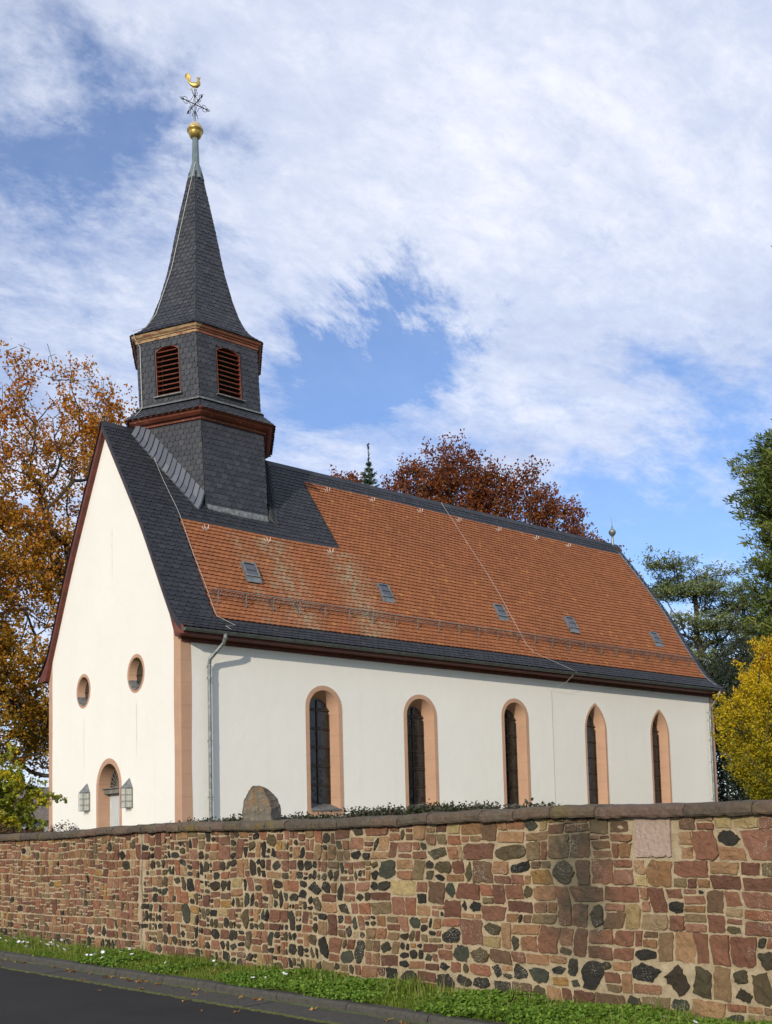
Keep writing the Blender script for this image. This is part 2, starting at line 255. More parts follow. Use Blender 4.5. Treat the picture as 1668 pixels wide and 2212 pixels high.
# ---------------------------------------------------------------- mesh helpers
COL=scene.collection
BASE={}
def tag(o,label=None,cat=None,group=None,kind=None):
    if label: o['label']=label
    if cat: o['category']=cat
    if group: o['group']=group
    if kind: o['kind']=kind
    return o
def thing(name,label,cat,base,group=None):
    o=bpy.data.objects.new(name,None); COL.objects.link(o); b=(base[0],base[1],base[2]+EYE); o.location=b; o.empty_display_size=.2
    BASE[o.name]=Vector(b); return tag(o,label,cat,group)
def root_base(p):
    while p.parent: p=p.parent
    return BASE.get(p.name,Vector(p.location))
def link_mesh(name,me,material,parent,base=None):
    me.materials.append(material)
    o=bpy.data.objects.new(name,me); COL.objects.link(o)
    if parent is not None: o.parent=parent
    elif base is not None: o.location=base
    return o
class MB:
    def __init__(s): s.v=[];s.f=[];s.r=[];s.c=[];s.cr=.5;s.cc=(.5,.5,.5)
    def face(s,pts):
        k=len(s.v); s.v.extend([tuple(p) for p in pts]); s.f.append(list(range(k,k+len(pts)))); s.r.append(s.cr); s.c.append(s.cc)
    def grid(s,rows,closed=False):
        k=len(s.v); n=len(rows[0])
        for r in rows: s.v.extend([tuple(p) for p in r])
        for i in range(len(rows)-1):
            for j in range(n if closed else n-1):
                a=k+i*n+j; b=k+i*n+(j+1)%n; s.f.append([a,b,b+n,a+n]); s.r.append(s.cr); s.c.append(s.cc)
    def box(s,c,sz,rot=None):
        c=Vector(c); h=Vector(sz)/2
        P=[]
        for x,y,z in [(-1,-1,-1),(1,-1,-1),(1,1,-1),(-1,1,-1),(-1,-1,1),(1,-1,1),(1,1,1),(-1,1,1)]:
            v=Vector((x*h.x,y*h.y,z*h.z)); v=rot@v if rot else v; P.append(c+v)
        for q in [(0,3,2,1),(4,5,6,7),(0,1,5,4),(1,2,6,5),(2,3,7,6),(3,0,4,7)]: s.face([P[i] for i in q])
    def tube(s,path,rad,n=8,caps=True):
        path=[Vector(p) for p in path]; rad=rad if hasattr(rad,'__len__') else [rad]*len(path); rows=[]; a=None
        for i,p in enumerate(path):
            t=(path[min(i+1,len(path)-1)]-path[max(i-1,0)]).normalized()
            if a is None: a=t.orthogonal().normalized()
            else:
                a=(a-t*a.dot(t)); a=a.normalized() if a.length>1e-6 else t.orthogonal().normalized()
            b=t.cross(a); rows.append([p+(a*math.cos(2*math.pi*k/n)+b*math.sin(2*math.pi*k/n))*rad[i] for k in range(n)])
        s.grid(rows,True)
        if caps: s.face(rows[0][::-1]); s.face(rows[-1])
    def lathe(s,c,prof,n=20):
        c=Vector(c); s.grid([[c+Vector((r*math.cos(2*math.pi*k/n),r*math.sin(2*math.pi*k/n),z)) for k in range(n)] for r,z in prof],True)
    def tess(s,loops,fn):
        # loops of 2D points -> tessellated faces mapped by fn
        L=[[Vector((a,b,0)) for a,b in l] for l in loops]; flat=[p for l in L for p in l]
        k=len(s.v); s.v.extend([tuple(fn(p.x,p.y)) for p in flat])
        for t in tessellate_polygon(L): s.f.append([k+i for i in t]); s.r.append(s.cr); s.c.append(s.cc)
    def build(s,name,material,parent=None,smooth=False,base=None,kind=None):
        b=root_base(parent) if parent is not None else Vector(base) if base is not None else Vector((0,0,0))
        me=bpy.data.meshes.new(name); me.from_pydata([(x-b.x,y-b.y,z+EYE-b.z) for x,y,z in s.v],[],s.f)
        at=me.attributes.new('rnd','FLOAT','FACE'); at.data.foreach_set('value',s.r)
        at=me.attributes.new('col','FLOAT_COLOR','FACE'); at.data.foreach_set('color',[q for c in s.c for q in (*c,1)])
        if smooth: me.polygons.foreach_set('use_smooth',[True]*len(me.polygons))
        me.update(); o=link_mesh(name,me,material,parent,b if parent is None else None)
        if kind: o['kind']=kind
        return o
def quads_obj(name,V,rnd,material,parent=None,base=None):
    """V: (N,4,3) array in eye coordinates"""
    b=root_base(parent) if parent is not None else Vector(base)
    n=len(V); co=V.reshape(-1,3)-np.array([b.x,b.y,b.z-EYE]); me=bpy.data.meshes.new(name)
    me.vertices.add(n*4); me.vertices.foreach_set('co',co.astype(np.float32).ravel())
    me.loops.add(n*4); me.loops.foreach_set('vertex_index',np.arange(n*4,dtype=np.int32))
    me.polygons.add(n); me.polygons.foreach_set('loop_start',np.arange(0,n*4,4,dtype=np.int32))
    me.update(calc_edges=True); me.validate()
    at=me.attributes.new('rnd','FLOAT','FACE'); at.data.foreach_set('value',np.clip(rnd,0,1).astype(np.float32))
    return link_mesh(name,me,material,parent,b if parent is None else None)
def leafquads(C,L,Wd,rng,up=0.0,axis=None,flat=0.0):
    """kite shaped leaves at centres C; up biases the leaf normal, axis gives the leaf direction"""
    n=len(C); nrm=rng.normal(size=(n,3)); nrm[:,2]+=up*np.sign(rng.random(n)-.0); nrm/=np.linalg.norm(nrm,axis=1)[:,None]
    a=rng.normal(size=(n,3)) if axis is None else axis+rng.normal(size=(n,3))*.35
    a-=nrm*(a*nrm).sum(1)[:,None]; a/=np.linalg.norm(a,axis=1)[:,None]+1e-9; b=np.cross(nrm,a)
    s=(.7+.6*rng.random(n))[:,None]
    l=a*(L/2)*s; w_=b*(Wd/2)*s
    return np.stack([C-l,C-w_*1.0+l*.1,C+l,C+w_+l*.1],1)
def P3(x,y,z): return (x,y,z)
random.seed(7)
# ================================================================ SETTING: ground, road, kerb, hill
W0=Vector((-6.44,-20.25,0)); WT=Vector((-.1003,1,0)).normalized(); WN=Vector((WT.y,-WT.x,0))   # WN points to the church side
def wp(wv,u,z): p=W0+WT*wv+WN*u; return (p.x,p.y,z)
def ground():
    mb=MB()
    us=[(-2500,-1.65),(-60,-1.65),(-1.30,-1.65),(-.90,-1.65),(-.72,-1.54),(-.3,-1.50),(.22,-1.46),(.24,-.66),(1.2,-.62),(5,-.60),(12,-.62),(40,-.62),(120,-.62),(300,-1.0),(900,-1),(2800,-1)]
    wv=[-2500,-300,-60,-20]+[-10+i*.8 for i in range(46)]+[40,80,300,2600]
    rows=[]
    for a in wv: rows.append([wp(a,u,z+(random.uniform(-.02,.02) if u>.24 and u<15 else 0)) for u,z in us])
    mb.grid(rows); mb.build('ground',M_soil,kind='structure')
    mb=MB(); rows=[[wp(a,-60,-1.60),wp(a,-9,-1.575),wp(a,-4,-1.565),wp(a,-1.18,-1.60)] for a in np.linspace(-60,80,60)]; mb.grid(rows); mb.build('road',M_asph,kind='structure')
    # newer strip of asphalt crossing the near lane
    mb=MB(); rows=[]
    for i in range(40):
        t=i/39; wv_=-4+t*11; u0=-2.35-.25*math.sin(t*2.6)-.9*(t-.35)**2*2.2; rows.append([wp(wv_,u0-.75,-1.5655+.0008),wp(wv_,u0,-1.576+.005+.004*0)])
    # pavement patch follows the crown of the road: sample the road height
    def rz(u): 
        return -1.565+(-.035)*(u+4)/(2.82) if u>-4 else (-1.575+(u+9)/5*.01)
    rows=[[wp(-4+i/39*11,u,rz(u)+.004) for u in (lambda u0:[u0-1.4,u0-.7,u0])(-1.75-.55*((i/39)*3.0)**1.15)] for i in range(40)]
    mb=MB(); mb.grid(rows); mb.build('road_patch',M_asph2,kind='structure')
ground()
def kerb():
    # gutter slabs
    mb=MB(); a=-8.0
    while a<30:
        l=.997; mb.cr=random.random()
        j=random.uniform(-.002,.002)
        mb.face([wp(a+.004,-1.19,-1.590+j),wp(a+.004,-.78,-1.585+j),wp(a+l,-.78,-1.585+j),wp(a+l,-1.19,-1.590+j)][::-1]); a+=1.0
    mb.face([wp(-8,-1.2,-1.5935),wp(-8,-.7,-1.5935),wp(30,-.7,-1.5935),wp(30,-1.2,-1.5935)][::-1])
    mb.build('gutter_strip',M_conc,kind='structure')
    mb=MB(); a=-8.0
    while a<30:
        l=1.0; j=random.uniform(-.004,.004); k=random.uniform(-.004,.004)
        prof=[(-.782+k,-1.62),(-.775+k,-1.53+j),(-.755+k,-1.507+j),(-.66+k,-1.503+j),(-.655+k,-1.62)]
        rows=[[wp(a+.006,u,z) for u,z in prof],[wp(a+l-.006,u,z) for u,z in prof]]; mb.grid(rows)
        mb.face(rows[0]); mb.face(rows[1][::-1]); a+=l
    mb.build('kerb',M_conc,kind='structure')
    mb=MB(); rng=random.Random(3)
    rows=[]
    for i in range(900):
        a=-8+i*.04; c=rng.uniform(-.012,.012); h=rng.uniform(.006,.022); rows.append([wp(a,-1.19+c-h,-1.603),wp(a,-1.19+c,-1.582+rng.uniform(-.004,.004)),wp(a,-1.19+c+h,-1.592)])
    mb.grid(rows); mb.build('moss_line',M_moss,kind='stuff')
kerb()
def hill():
    mb=MB(); rng=random.Random(5); rows=[]
    c0=Vector((-13,-25,0))
    def hh(az,rr):
        return (48+16*math.sin(az*9+1)+9*math.sin(az*23+2)+5*math.sin(az*61)+rng.uniform(-1.5,1.5))*rr
    for rr,dist in ((0,1500),(.35,1620),(.75,1750),(1,1900),(.8,2100)):
        rows.append([(c0.x+math.cos(a)*dist,c0.y+math.sin(a)*dist,-1.2+hh(a,rr) if rr else -3) for a in np.linspace(R(20),R(110),160)])
    mb.grid(rows); mb.build('hill',M_hill,kind='structure',smooth=True)
hill()
# ================================================================ CHURCH
WD=9.44; YC=4.72; LN=24.6; GZ=-.75
RP=[(4.72,12.87),(2.95,10.42),(2.0,9.05),(.73,6.98),(.15,6.12),(-.50,5.60)]   # roof profile of the south slope (y,z)
church=thing('church','white plastered church with steep red tiled roof and slate-clad belfry spire','church',(0,0,GZ))
# smooth the profile and measure it along the slope
def cr(P,t):
    n=len(P)-1; x=min(t*n,n-1e-6); i=int(x); f=x-i; p0=P[max(i-1,0)];p1=P[i];p2=P[i+1];p3=P[min(i+2,n)]
    return tuple(.5*((2*p1[k])+(-p0[k]+p2[k])*f+(2*p0[k]-5*p1[k]+4*p2[k]-p3[k])*f*f+(-p0[k]+3*p1[k]-3*p2[k]+p3[k])*f**3) for k in (0,1))
PR=[cr(RP,i/100) for i in range(101)]
PS=[0]
for i in range(100): PS.append(PS[-1]+math.dist(PR[i],PR[i+1]))
SL=PS[-1]
def roof_at(s):
    s=max(0,min(s,SL)); return float(np.interp(s,PS,[p[0] for p in PR])),float(np.interp(s,PS,[p[1] for p in PR]))
def roof_n(s):
    a=roof_at(s-.05); b=roof_at(s+.05); d=Vector((0,b[0]-a[0],b[1]-a[1])).normalized(); return Vector((0,d.z,-d.y)) if d.z<0 and -d.y>0 else Vector((0,-abs(d.z),abs(d.y)))
def s_of_y(y): return float(np.interp(-y,[-p[0] for p in PR],PS))
def rpt(x,s,lift=0,north=False):
    y,z=roof_at(s); n=roof_n(s); p=Vector((x,y,z))+n*lift
    if north: p.y=2*YC-p.y
    return p
XR0,XR1=-.15,24.66
def arch(cx,hw,top,bot,kind,n=18,seg=None):
    """closed contour, clockwise from bottom left over the arch to bottom right"""
    pts=[(cx-hw,bot)]
    if kind=='round':
        sp=top-hw
        for i in range(n+1): a=math.pi-math.pi*i/n; pts.append((cx+hw*math.cos(a),sp+hw*math.sin(a)))
    elif kind=='pointed':
        rise=hw*1.72; sp=top-rise; rr=(hw*hw+rise*rise)/(2*hw)
        for i in range(n//2+1):
            z=rise*(i/(n//2)); z=rise*math.sin(math.pi/2*i/(n//2)); x=-hw+rr-math.sqrt(max(rr*rr-z*z,0)); pts.append((cx+x,sp+z))
        for i in range(n//2-1,-1,-1):
            z=rise*math.sin(math.pi/2*i/(n//2)); x=-hw+rr-math.sqrt(max(rr*rr-z*z,0)); pts.append((cx-x,sp+z))
    elif kind=='seg':
        rise=seg; sp=top-rise; rr=(hw*hw+rise*rise)/(2*rise); a0=math.asin(hw/rr)
        for i in range(n+1): a=-a0+2*a0*i/n; pts.append((cx+rr*math.sin(a),sp-(rr-rise)+rr*math.cos(a)))
    pts.append((cx+hw,bot)); return pts
def circ(cx,cz,r,n=28): return [(cx+r*math.cos(math.pi+2*math.pi*i/n),cz-r*math.sin(math.pi+2*math.pi*i/n)) for i in range(n)]
side=lambda a,z,d=0:(a,d,z)
gab=lambda a,z,d=0:(d,a,z)
# (centre, half width, top, bottom, kind, glass half width, glass depth)
WIN=[(4.69,.665,4.42,.56,'round',.45,.40),(8.46,.705,4.40,.56,'round',.46,.42),(12.77,.665,4.54,.56,'round',.44,.42),(17.02,.62,4.64,.50,'pointed',.37,.36),(20.88,.60,4.62,.50,'pointed',.37,.36)]
# walls
holes=[arch(c,h,t,b,k) for c,h,t,b,k,_,_ in WIN]
mb=MB()
mb.tess([[(0,GZ-.3),(LN,GZ-.3),(LN,5.44),(0,5.44)]]+holes,side)
gp=[(0,GZ-.3),(0,5.6)]+[(y,z-.24) for y,z in PR[::-1] if y>.02 and y<4.70]+[(4.72,12.62)]
gpf=gp+[(WD-y,z) for y,z in gp[-2::-1]]
RW=[(6.53,4.745,.55),(2.745,4.80,.565)]
DR=(4.64,.91,2.47,GZ-.1)
ghole=[circ(a,z,r) for a,z,r in RW]+[arch(DR[0],DR[1],DR[2],GZ-.25,'round')]
mb.tess([gpf]+ghole,gab)
mb.face([(LN,y,z) for y,z in gpf]); mb.face([(0,WD,GZ-.3),(LN,WD,GZ-.3),(LN,WD,5.44),(0,WD,5.44)])
mb.build('nave_wall',M_plaster,church)
# painted corner bands
def band(name,strips):
    mb=MB()
    for s in strips: mb.face(s)
    return mb.build(name,M_pink,church)
e=.004
q=MB(); zt=5.42; rngq=random.Random(2)
def quoin(pts_lo,pts_hi):  q.face([*pts_lo,*pts_hi[::-1]])
zs=[GZ-.3+i*(5.42-GZ+.3)/14 for i in range(15)]
q.grid([[(-e,.40+.012*math.sin(z*2.1),z),(-e,-e,z),(.31+.012*math.sin(z*1.7+1),-e,z)] for z in zs]); q.grid([[(-e,y,5.42),(-e,y,5.60+ (y)*1.3)] for y in (0.02,.40)]); q.build('corner_band',M_pink,church)
q=MB(); q.grid([[(-e,WD-.30-.012*math.sin(z*2),z),(-e,WD+e,z)] for z in zs]); q.grid([[(-e,WD-y,5.42),(-e,WD-y,5.60+y*1.3)] for y in (.02,.30)]); q.build('corner_band',M_pink,church)
q=MB(); q.grid([[(LN-.30,-e,z),(LN+e,-e,z),(LN+e,.3,z)] for z in zs]); q.build('corner_band',M_pink,church)
# windows of the long side
def strip(mb,A,B,fn,da,db,close=False):
    n=len(A)
    for i in range(n if close else n-1):
        j=(i+1)%n; mb.face([fn(*A[i],da),fn(*A[j],da),fn(*B[j],db),fn(*B[i],db)])
for (c,h,t,b,k,gh,gd) in WIN:
    bw=.135 if k=='round' else .10
    O=arch(c,h,t,b,k); I=arch(c,h-bw,t-bw,b+.16,k); G=arch(c,gh,t-.34,b+.36,k)
    mb=MB(); O2=arch(c,h+.003,t+.003,b-.003,k)
    strip(mb,O2,I,side,-.006,-.006,True)
    if k=='pointed':
        J=arch(c,gh+.06,t-.22,b+.24,k); strip(mb,I[:],J[:],side,-.006,.15); strip(mb,J,arch(c,gh+.045,t-.235,b+.25,k),side,.15,.19); strip(mb,arch(c,gh+.045,t-.235,b+.25,k),G,side,.19,gd)
    else: strip(mb,I,G,side,-.006,gd)
    strip(mb,O2,O2,side,-.006,.02,True)
    fr=mb.build('window',M_pink,church)
    mb=MB(); gl=mb.tess([G],lambda a,z:(a,gd,z)); mb.build('glass',M_glass,fr)
    # glazing bars: iron saddle bars and the mullion
    mb=MB(); top=t-.34; bot=b+.36
    if k=='round': mb.box((c,gd-.02,(top+bot)/2-.02),(.04,.03,top-bot-.04))
    nb=5
    for i in range(1,nb+1):
        z=bot+(top-bot-.35)*i/nb if k=='round' else bot+(top-bot-.5)*i/nb
        mb.box((c,gd-.03,z),(gh*2-.01,.035,.035))
        if k=='round': mb.box((c,gd-.015,z+.05),(gh*2-.01,.02,.02))
    for sx in (-1,1): mb.box((c+sx*(gh-.012),gd-.02,(top-(gh if k=='round' else gh*1.7)+bot)/2),(.024,.03,top-(gh if k=='round' else gh*1.7)-bot))
    mb.build('glazing_bars',simple('rusty_bars',(.030,.020,.013),(.065,.042,.026),14,.7,.2,20,.001),fr)
    mb=MB(); hb=h-bw
    mb.face([(c-gh,gd,b+.36),(c+gh,gd,b+.36),(c+hb+.0,-.05,b+.20),(c-hb-.0,-.05,b+.20)]); mb.face([(c-hb,-.05,b+.20),(c+hb,-.05,b+.20),(c+hb,-.05,b+.155),(c-hb,-.05,b+.155)]); mb.face([(c-hb,-.05,b+.155),(c+hb,-.05,b+.155),(c+hb,-.007,b+.155),(c-hb,-.007,b+.155)])
    mb.face([(c-hb,-.007,b+.155),(c-hb,-.05,b+.155),(c-hb,-.05,b+.2),(c-hb,-.007,b+.24)])
    mb.build('sill',M_lead,fr)
# round gable windows
for (a,z,r) in RW:
    O=circ(a,z,r+.003); I=circ(a,z,r-.10); G=circ(a,z,r-.15)
    mb=MB(); strip(mb,O,I,gab,-.006,-.006,True); strip(mb,I,G,gab,-.006,.22,True); strip(mb,O,O,gab,-.006,.02,True)
    fr=mb.build('round_window',M_pink,church)
    mb=MB(); mb.tess([G],lambda y,zz:(.22,y,zz)); mb.build('glass',M_glass,fr)
    mb=MB(); rr=r-.15
    mb.box((.205,a,z),(.02,.02,rr*2)); mb.box((.205,a,z),(.02,rr*2,.02))
    mb.build('glazing_bars',MATS['rusty_bars'],fr)
    # zinc apron lining the lower third of the reveal
    mb=MB(); rows=[]
    for i in range(15):
        t=R(200+140*i/14); rows.append([(-.03,a+(r-.104)*math.cos(t),z+(r-.104)*math.sin(t)-.02),(-.03,a+(r-.12)*math.cos(t),z+(r-.12)*math.sin(t)),(.205,a+(r-.165)*math.cos(t),z+(r-.165)*math.sin(t))])
    mb.grid(rows); mb.build('sill',M_lead,fr)
# west door
c,h,t,b=DR; O=arch(c,h+.003,t+.003,GZ-.25,'round'); I=arch(c,h-.16,t-.16,GZ-.25,'round'); G=arch(c,h-.20,t-.22,GZ-.25,'round')
mb=MB(); strip(mb,O,I,gab,-.006,-.006); strip(mb,I,G,gab,-.006,.40); strip(mb,O,O,gab,-.006,.02)
door=mb.build('door',M_pink,church)
mb=MB(); hw=h-.20
for i in range(9):
    y0=c-hw+.002+i*(2*hw)/9; mb.box((.37,y0+hw/9,(GZ-.2+1.40)/2),(.05,2*hw/9-.010,1.40-GZ+.2))
mb.box((.405,c,.4),(.03,2*hw,2.3)); mb.build('door_leaf',M_wood,door)
mb=MB(); mb.box((.28,c,1.49),(.24,2*hw+.02,.15)); mb.box((.25,c,1.575),(.30,2*hw+.04,.03)); mb.build('lintel',M_stone,door)
mb=MB()
F=arch(c,hw,t-.22,1.58,'round'); mb.tess([F],lambda y,zz:(.37,y,zz)); mb.build('fanlight',M_glass,door)
mb=MB()
for i in range(13):
    a_=R(8+164*i/12); mb.box((.35,c+math.cos(a_)*hw*.5,1.60+math.sin(a_)*hw*.47),(.012,hw*.92,.022),Matrix.Rotation(-a_ if False else a_,3,'X'))
for k in (.35,.65,.95):
    mb.tube([(.345,c+math.cos(R(a_))*hw*k,1.60+math.sin(R(a_))*hw*k*.95) for a_ in range(4,178,12)],.009,5)
mb.build('fan_grille',simple('pale_grille',(.12,.10,.08),(.26,.22,.18),20,.7,.2,20,.001),door)
mb=MB(); mb.box((.335,c-hw+.16,.30),(.03,.05,.22)); mb.tube([(.33,c-hw+.16,.36),(.28,c-hw+.16,.36),(.27,c-hw+.28,.355)],.011,6); mb.build('handle',M_iron,door)
# ---------------- roof
def roof_deck():
    mb=MB(); lo=[(y,z-.225) for y,z in PR if y>.35]
    poly_s=[(y,z-.03) for y,z in PR]+[(-.47,5.44),(.02,5.44)]+lo[::-1]
    full=[(y,z) for y,z in poly_s]
    # profile closed over both slopes
    south=[(y,z-.03) for y,z in PR][::4]; under=[(-.47,5.43),(.03,5.43)]+[(y,z-.27) for y,z in PR[::-4] if y>.30]
    loop=south+under; north=[(2*YC-y,z) for y,z in loop]
    for L_,flip in ((loop,False),(north,True)):
        A=[(XR0,y,z) for y,z in L_]; B=[(XR1,y,z) for y,z in L_]
        n=len(A)
        for i in range(n):
            j=(i+1)%n; mb.face([A[i],A[j],B[j],B[i]])
        mb.tess([L_],lambda y,z:(XR0,y,z)); mb.tess([L_],lambda y,z:(XR1,y,z))
    return mb.build('roof_boards',M_red,church)
roof_deck()
def rows_of(S0,S1,expo): 
    n=max(1,round((S1-S0)/expo)); return [(S0+(S1-S0)*i/n,(S1-S0)/n) for i in range(n)]
def scales(mb,pt,s0,s1,expo,wd,spans,rng,shape='biber',lift=.022,slope_lift=.004,jit=.004,sag=0):
    """overlapping plates: pt(u,s,lift); spans(s)->list of (u0,u1)"""
    k=0
    for sa,ex in rows_of(s0,s1,expo):
        sb=sa+ex; k+=1
        for u0,u1 in spans((sa+sb)/2):
            off=(k%2)*.5*wd+rng.uniform(-.01,.01) ; i0=math.floor((u0-off)/wd); i1=math.ceil((u1-off)/wd)
            for i in range(i0,i1):
                a=max(u0,off+i*wd+.0025); b=min(u1,off+(i+1)*wd-.0025)
                if b-a<.02: continue
                fu=lambda f:min(max(off+i*wd+.0025+f*(wd-.005),a),b)
                if shape=='biber': prof=[(0,.30),(.14,.12),(.5,0),(.86,.12),(1,.30)]
                else: prof=[(0,.0),(.55,.0),(.78,.07),(.92,.26),(1,.62)]
                l1=lift+rng.uniform(-jit,jit); ds=rng.uniform(-.006,.006)
                mb.cr=rng.random()
                top=sa-ex*.12
                bot=[(fu(f),sb+ds-d*ex*(.62 if shape=='biber' else .85)) for f,d in prof]
                P=[pt(a,max(top,s0-.02),slope_lift),pt(b,max(top,s0-.02),slope_lift)]+[pt(u,s,l1) for u,s in bot[::-1]]
                mb.face(P[::-1])
                lower=[pt(u,s,l1-(.028 if shape=='biber' else .016)) for u,s in bot]; upper=[pt(u,s,l1) for u,s in bot]
                for q_ in range(len(bot)-1): mb.face([upper[q_],upper[q_+1],lower[q_+1],lower[q_]])
rng=random.Random(11)
S_ridge=.66; S_t0=s_of_y(2.25); S_eave=s_of_y(.10)
XV=1.15; XS=7.05; XE=24.30
def sag(x,s): return -.035*math.sin(x*.42)*math.sin(s/SL*3.1)-.02*math.sin(x*.9+s*.7)*math.sin(s/SL*3.1)
def rp(x,s,l): return rpt(x,s,l+.03+sag(x,s))
def tile_spans(s):
    if s<S_ridge: return []
    if s<S_t0: return [(XS-.02*0,XE)]
    return [(XV,XE)]
mb=MB(); scales(mb,rp,S_ridge,S_eave,.162,.178,tile_spans,rng,'biber',.040)
tiles=mb.build('tile_roofing',M_tile,church)
def slate_spans(s):
    o=[]
    if s<S_ridge: o=[(XR0-.03,XR1+.03)]
    elif s<S_t0: o=[(XR0-.03,XS-.01),(XE+.03,XR1+.03)]
    elif s<S_eave: o=[(XR0-.03,XV-.01),(XE+.03,XR1+.03)]
    else: o=[(XR0-.03,XR1+.03)]
    return o
mb=MB(); scales(mb,rp,0,SL+.02,.185,.225,slate_spans,rng,'slate',.020)
mb.build('slate_roofing',M_slate,church)
mb=MB(); rows=[[rpt(x,s,.03,True) for x in (XR0-.03,XR1+.03)] for s in np.linspace(0,SL,12)]; mb.grid(rows); mb.build('north_roofing',M_slate,church)
# ridge capping slates + verge slates folded over the south gable edge
mb=MB(); x=XR0-.03
while x<XR1: 
    mb.cr=rng.random(); mb.face([(x,YC-.16,12.87-.13),(x+.25,YC-.16,12.87-.13),(x+.25,YC+.02,12.965),(x,YC+.02,12.965)]); mb.face([(x,YC+.02,12.965),(x+.25,YC+.02,12.965),(x+.25,YC+.16,12.75),(x,YC+.16,12.75)]); x+=.25
mb.build('ridge_capping',M_slate,church)
mb=MB(); s=0.0
while s<SL-.25:
    mb.cr=rng.random(); a=rpt(XR0-.035,s,.05); b_=rpt(XR0-.035,s+.19,.05); mb.face([a,b_,b_-Vector((0,0,.22)),a-Vector((0,0,.22))]); s+=.2
for s in (SL-.0,): pass
mb.build('verge_slates',M_slate,church)
mb=MB(); 
rows=[]
for s in np.linspace(SL-.65,SL,5):
    a=rpt(XR0-.03,s,.03); rows.append([a,Vector((a.x,a.y,max(5.44,a.z-.42)))])
mb.grid(rows); mb.build('barge_board',M_redw,church)
# flashing between tiles and the far verge, lead seam beside the left verge
mb=MB(); rows=[[rp(XE+dx,s,.035+.02*(dx>0)) for dx in (-.01,.03)] for s in np.linspace(S_ridge*.9,SL-.2,30)]; mb.grid(rows); mb.build('verge_flashing',M_zinc,church)
# eaves: soffit board, gutter, downpipes
mb=MB(); mb.box((LN/2,-.485,5.50),(LN+.36,.03,.16)); mb.box((LN/2,-.03,5.37),(LN-.02,.05,.13)); mb.box((LN/2,-.24,5.425),(LN+.30,.50,.012)); mb.build('eaves_board',M_red,church)
mb=MB(); rows=[]
for i in range(26):
    x=-.20+i*(24.70)/25; rows.append([(x,-.585+.075*math.cos(a),5.555+.075*math.sin(a)-.004*i/25) for a in [math.pi+math.pi*k/10 for k in range(11)]]+[(x,-.50,5.575)])
mb.grid(rows)
for r_ in (rows[0],rows[-1]): mb.face(r_)
mb.tube([(-.20,-.662,5.557),(24.5,-.662,5.553)],.010,6)
for i in range(28): 
    x=.3+i*.9; mb.tube([(x,-.585+.078*math.cos(a),5.555+.078*math.sin(a)) for a in [math.pi+math.pi*k/8 for k in range(9)]],.005,4)
gut=mb.build('gutter',M_zincd,church,smooth=False)
def pipe(x,name='downpipe',x0=None):
    x0=x if x0 is None else x0
    mb=MB(); mb.tube([(x0+.02,-.585,5.52),(x0+.02,-.585,5.40),(x0+.0,-.50,5.25),(x+.0,-.20,4.86),(x,-.15,4.72),(x,-.15,GZ-.2)],[.062,.058,.055,.055,.052,.052],12)
    for z in (4.66,4.35,2.62,1.1): mb.tube([(x,-.15,z-.018),(x,-.15,z+.018)],.060,12); mb.box((x,-.07,z),(.02,.14,.012)); mb.box((x,-.15,z),(.16,.012,.018))
    mb.tube([(x,-.15,4.28),(x,-.15,4.33)],.058,12)
    mb.build(name,M_zinc,church,smooth=False)
pipe(.78,x0=1.02); pipe(24.12,x0=24.2)
# snow guard: lattice rails on brackets
def snow():
    s=s_of_y(.62)
    for i in range(0,26):
        x=1.28+i*.925
        if x>24.6: break
    mb=MB()
    N=170
    P=lambda x,l,ds=0: rpt(x,s+ds,l+.05)
    X0,X1=1.2,24.75
    for l in (.05,.12,.24): mb.tube([P(x,l+.01,-.02) for x in np.linspace(X0,X1 if l>.15 else 24.35,14)],.009 if l<.19 else .015,5,False)
    x=X0
    while x<24.4: mb.tube([P(x,.05,-.02),P(x,.24,-.02)],.0075,4,False); x+=.095
    root=mb.build('snow_guard',M_zinc,church)
    i=0; x=1.40
    while x<24.5:
        mb=MB(); mb.tube([P(x,-.02,.30),P(x,.26,-.02),P(x,.0,-.12)],[.013]*3,5); mb.box(P(x,.0,.05),(.03,.40,.006),Matrix.Rotation(math.atan2(1.5,1),3,'X')); mb.build('bracket',M_zincd,root); x+=.925
snow()
# ladder hooks along the top of the tiles
def hooks():
    L=[(x,S_ridge+.35) for x in (7.9,9.9,12.2,14.2,16.4,18.6,20.6)]+[(x,S_t0+.30) for x in (1.9,4.1,6.5)]
    for x,s in L:
        mb=MB()
        for dx in (-.05,.05): mb.tube([rp(x+dx,s-.12,.03),rp(x+dx,s+.05,.05),rp(x+dx,s+.07,.13),rp(x+dx*1.3,s-.02,.19)],.008,5)
        mb.tube([rp(x-.05,s+.05,.05),rp(x+.05,s+.05,.05)],.007,5); mb.build('ladder_hook',M_wire,church)
hooks()
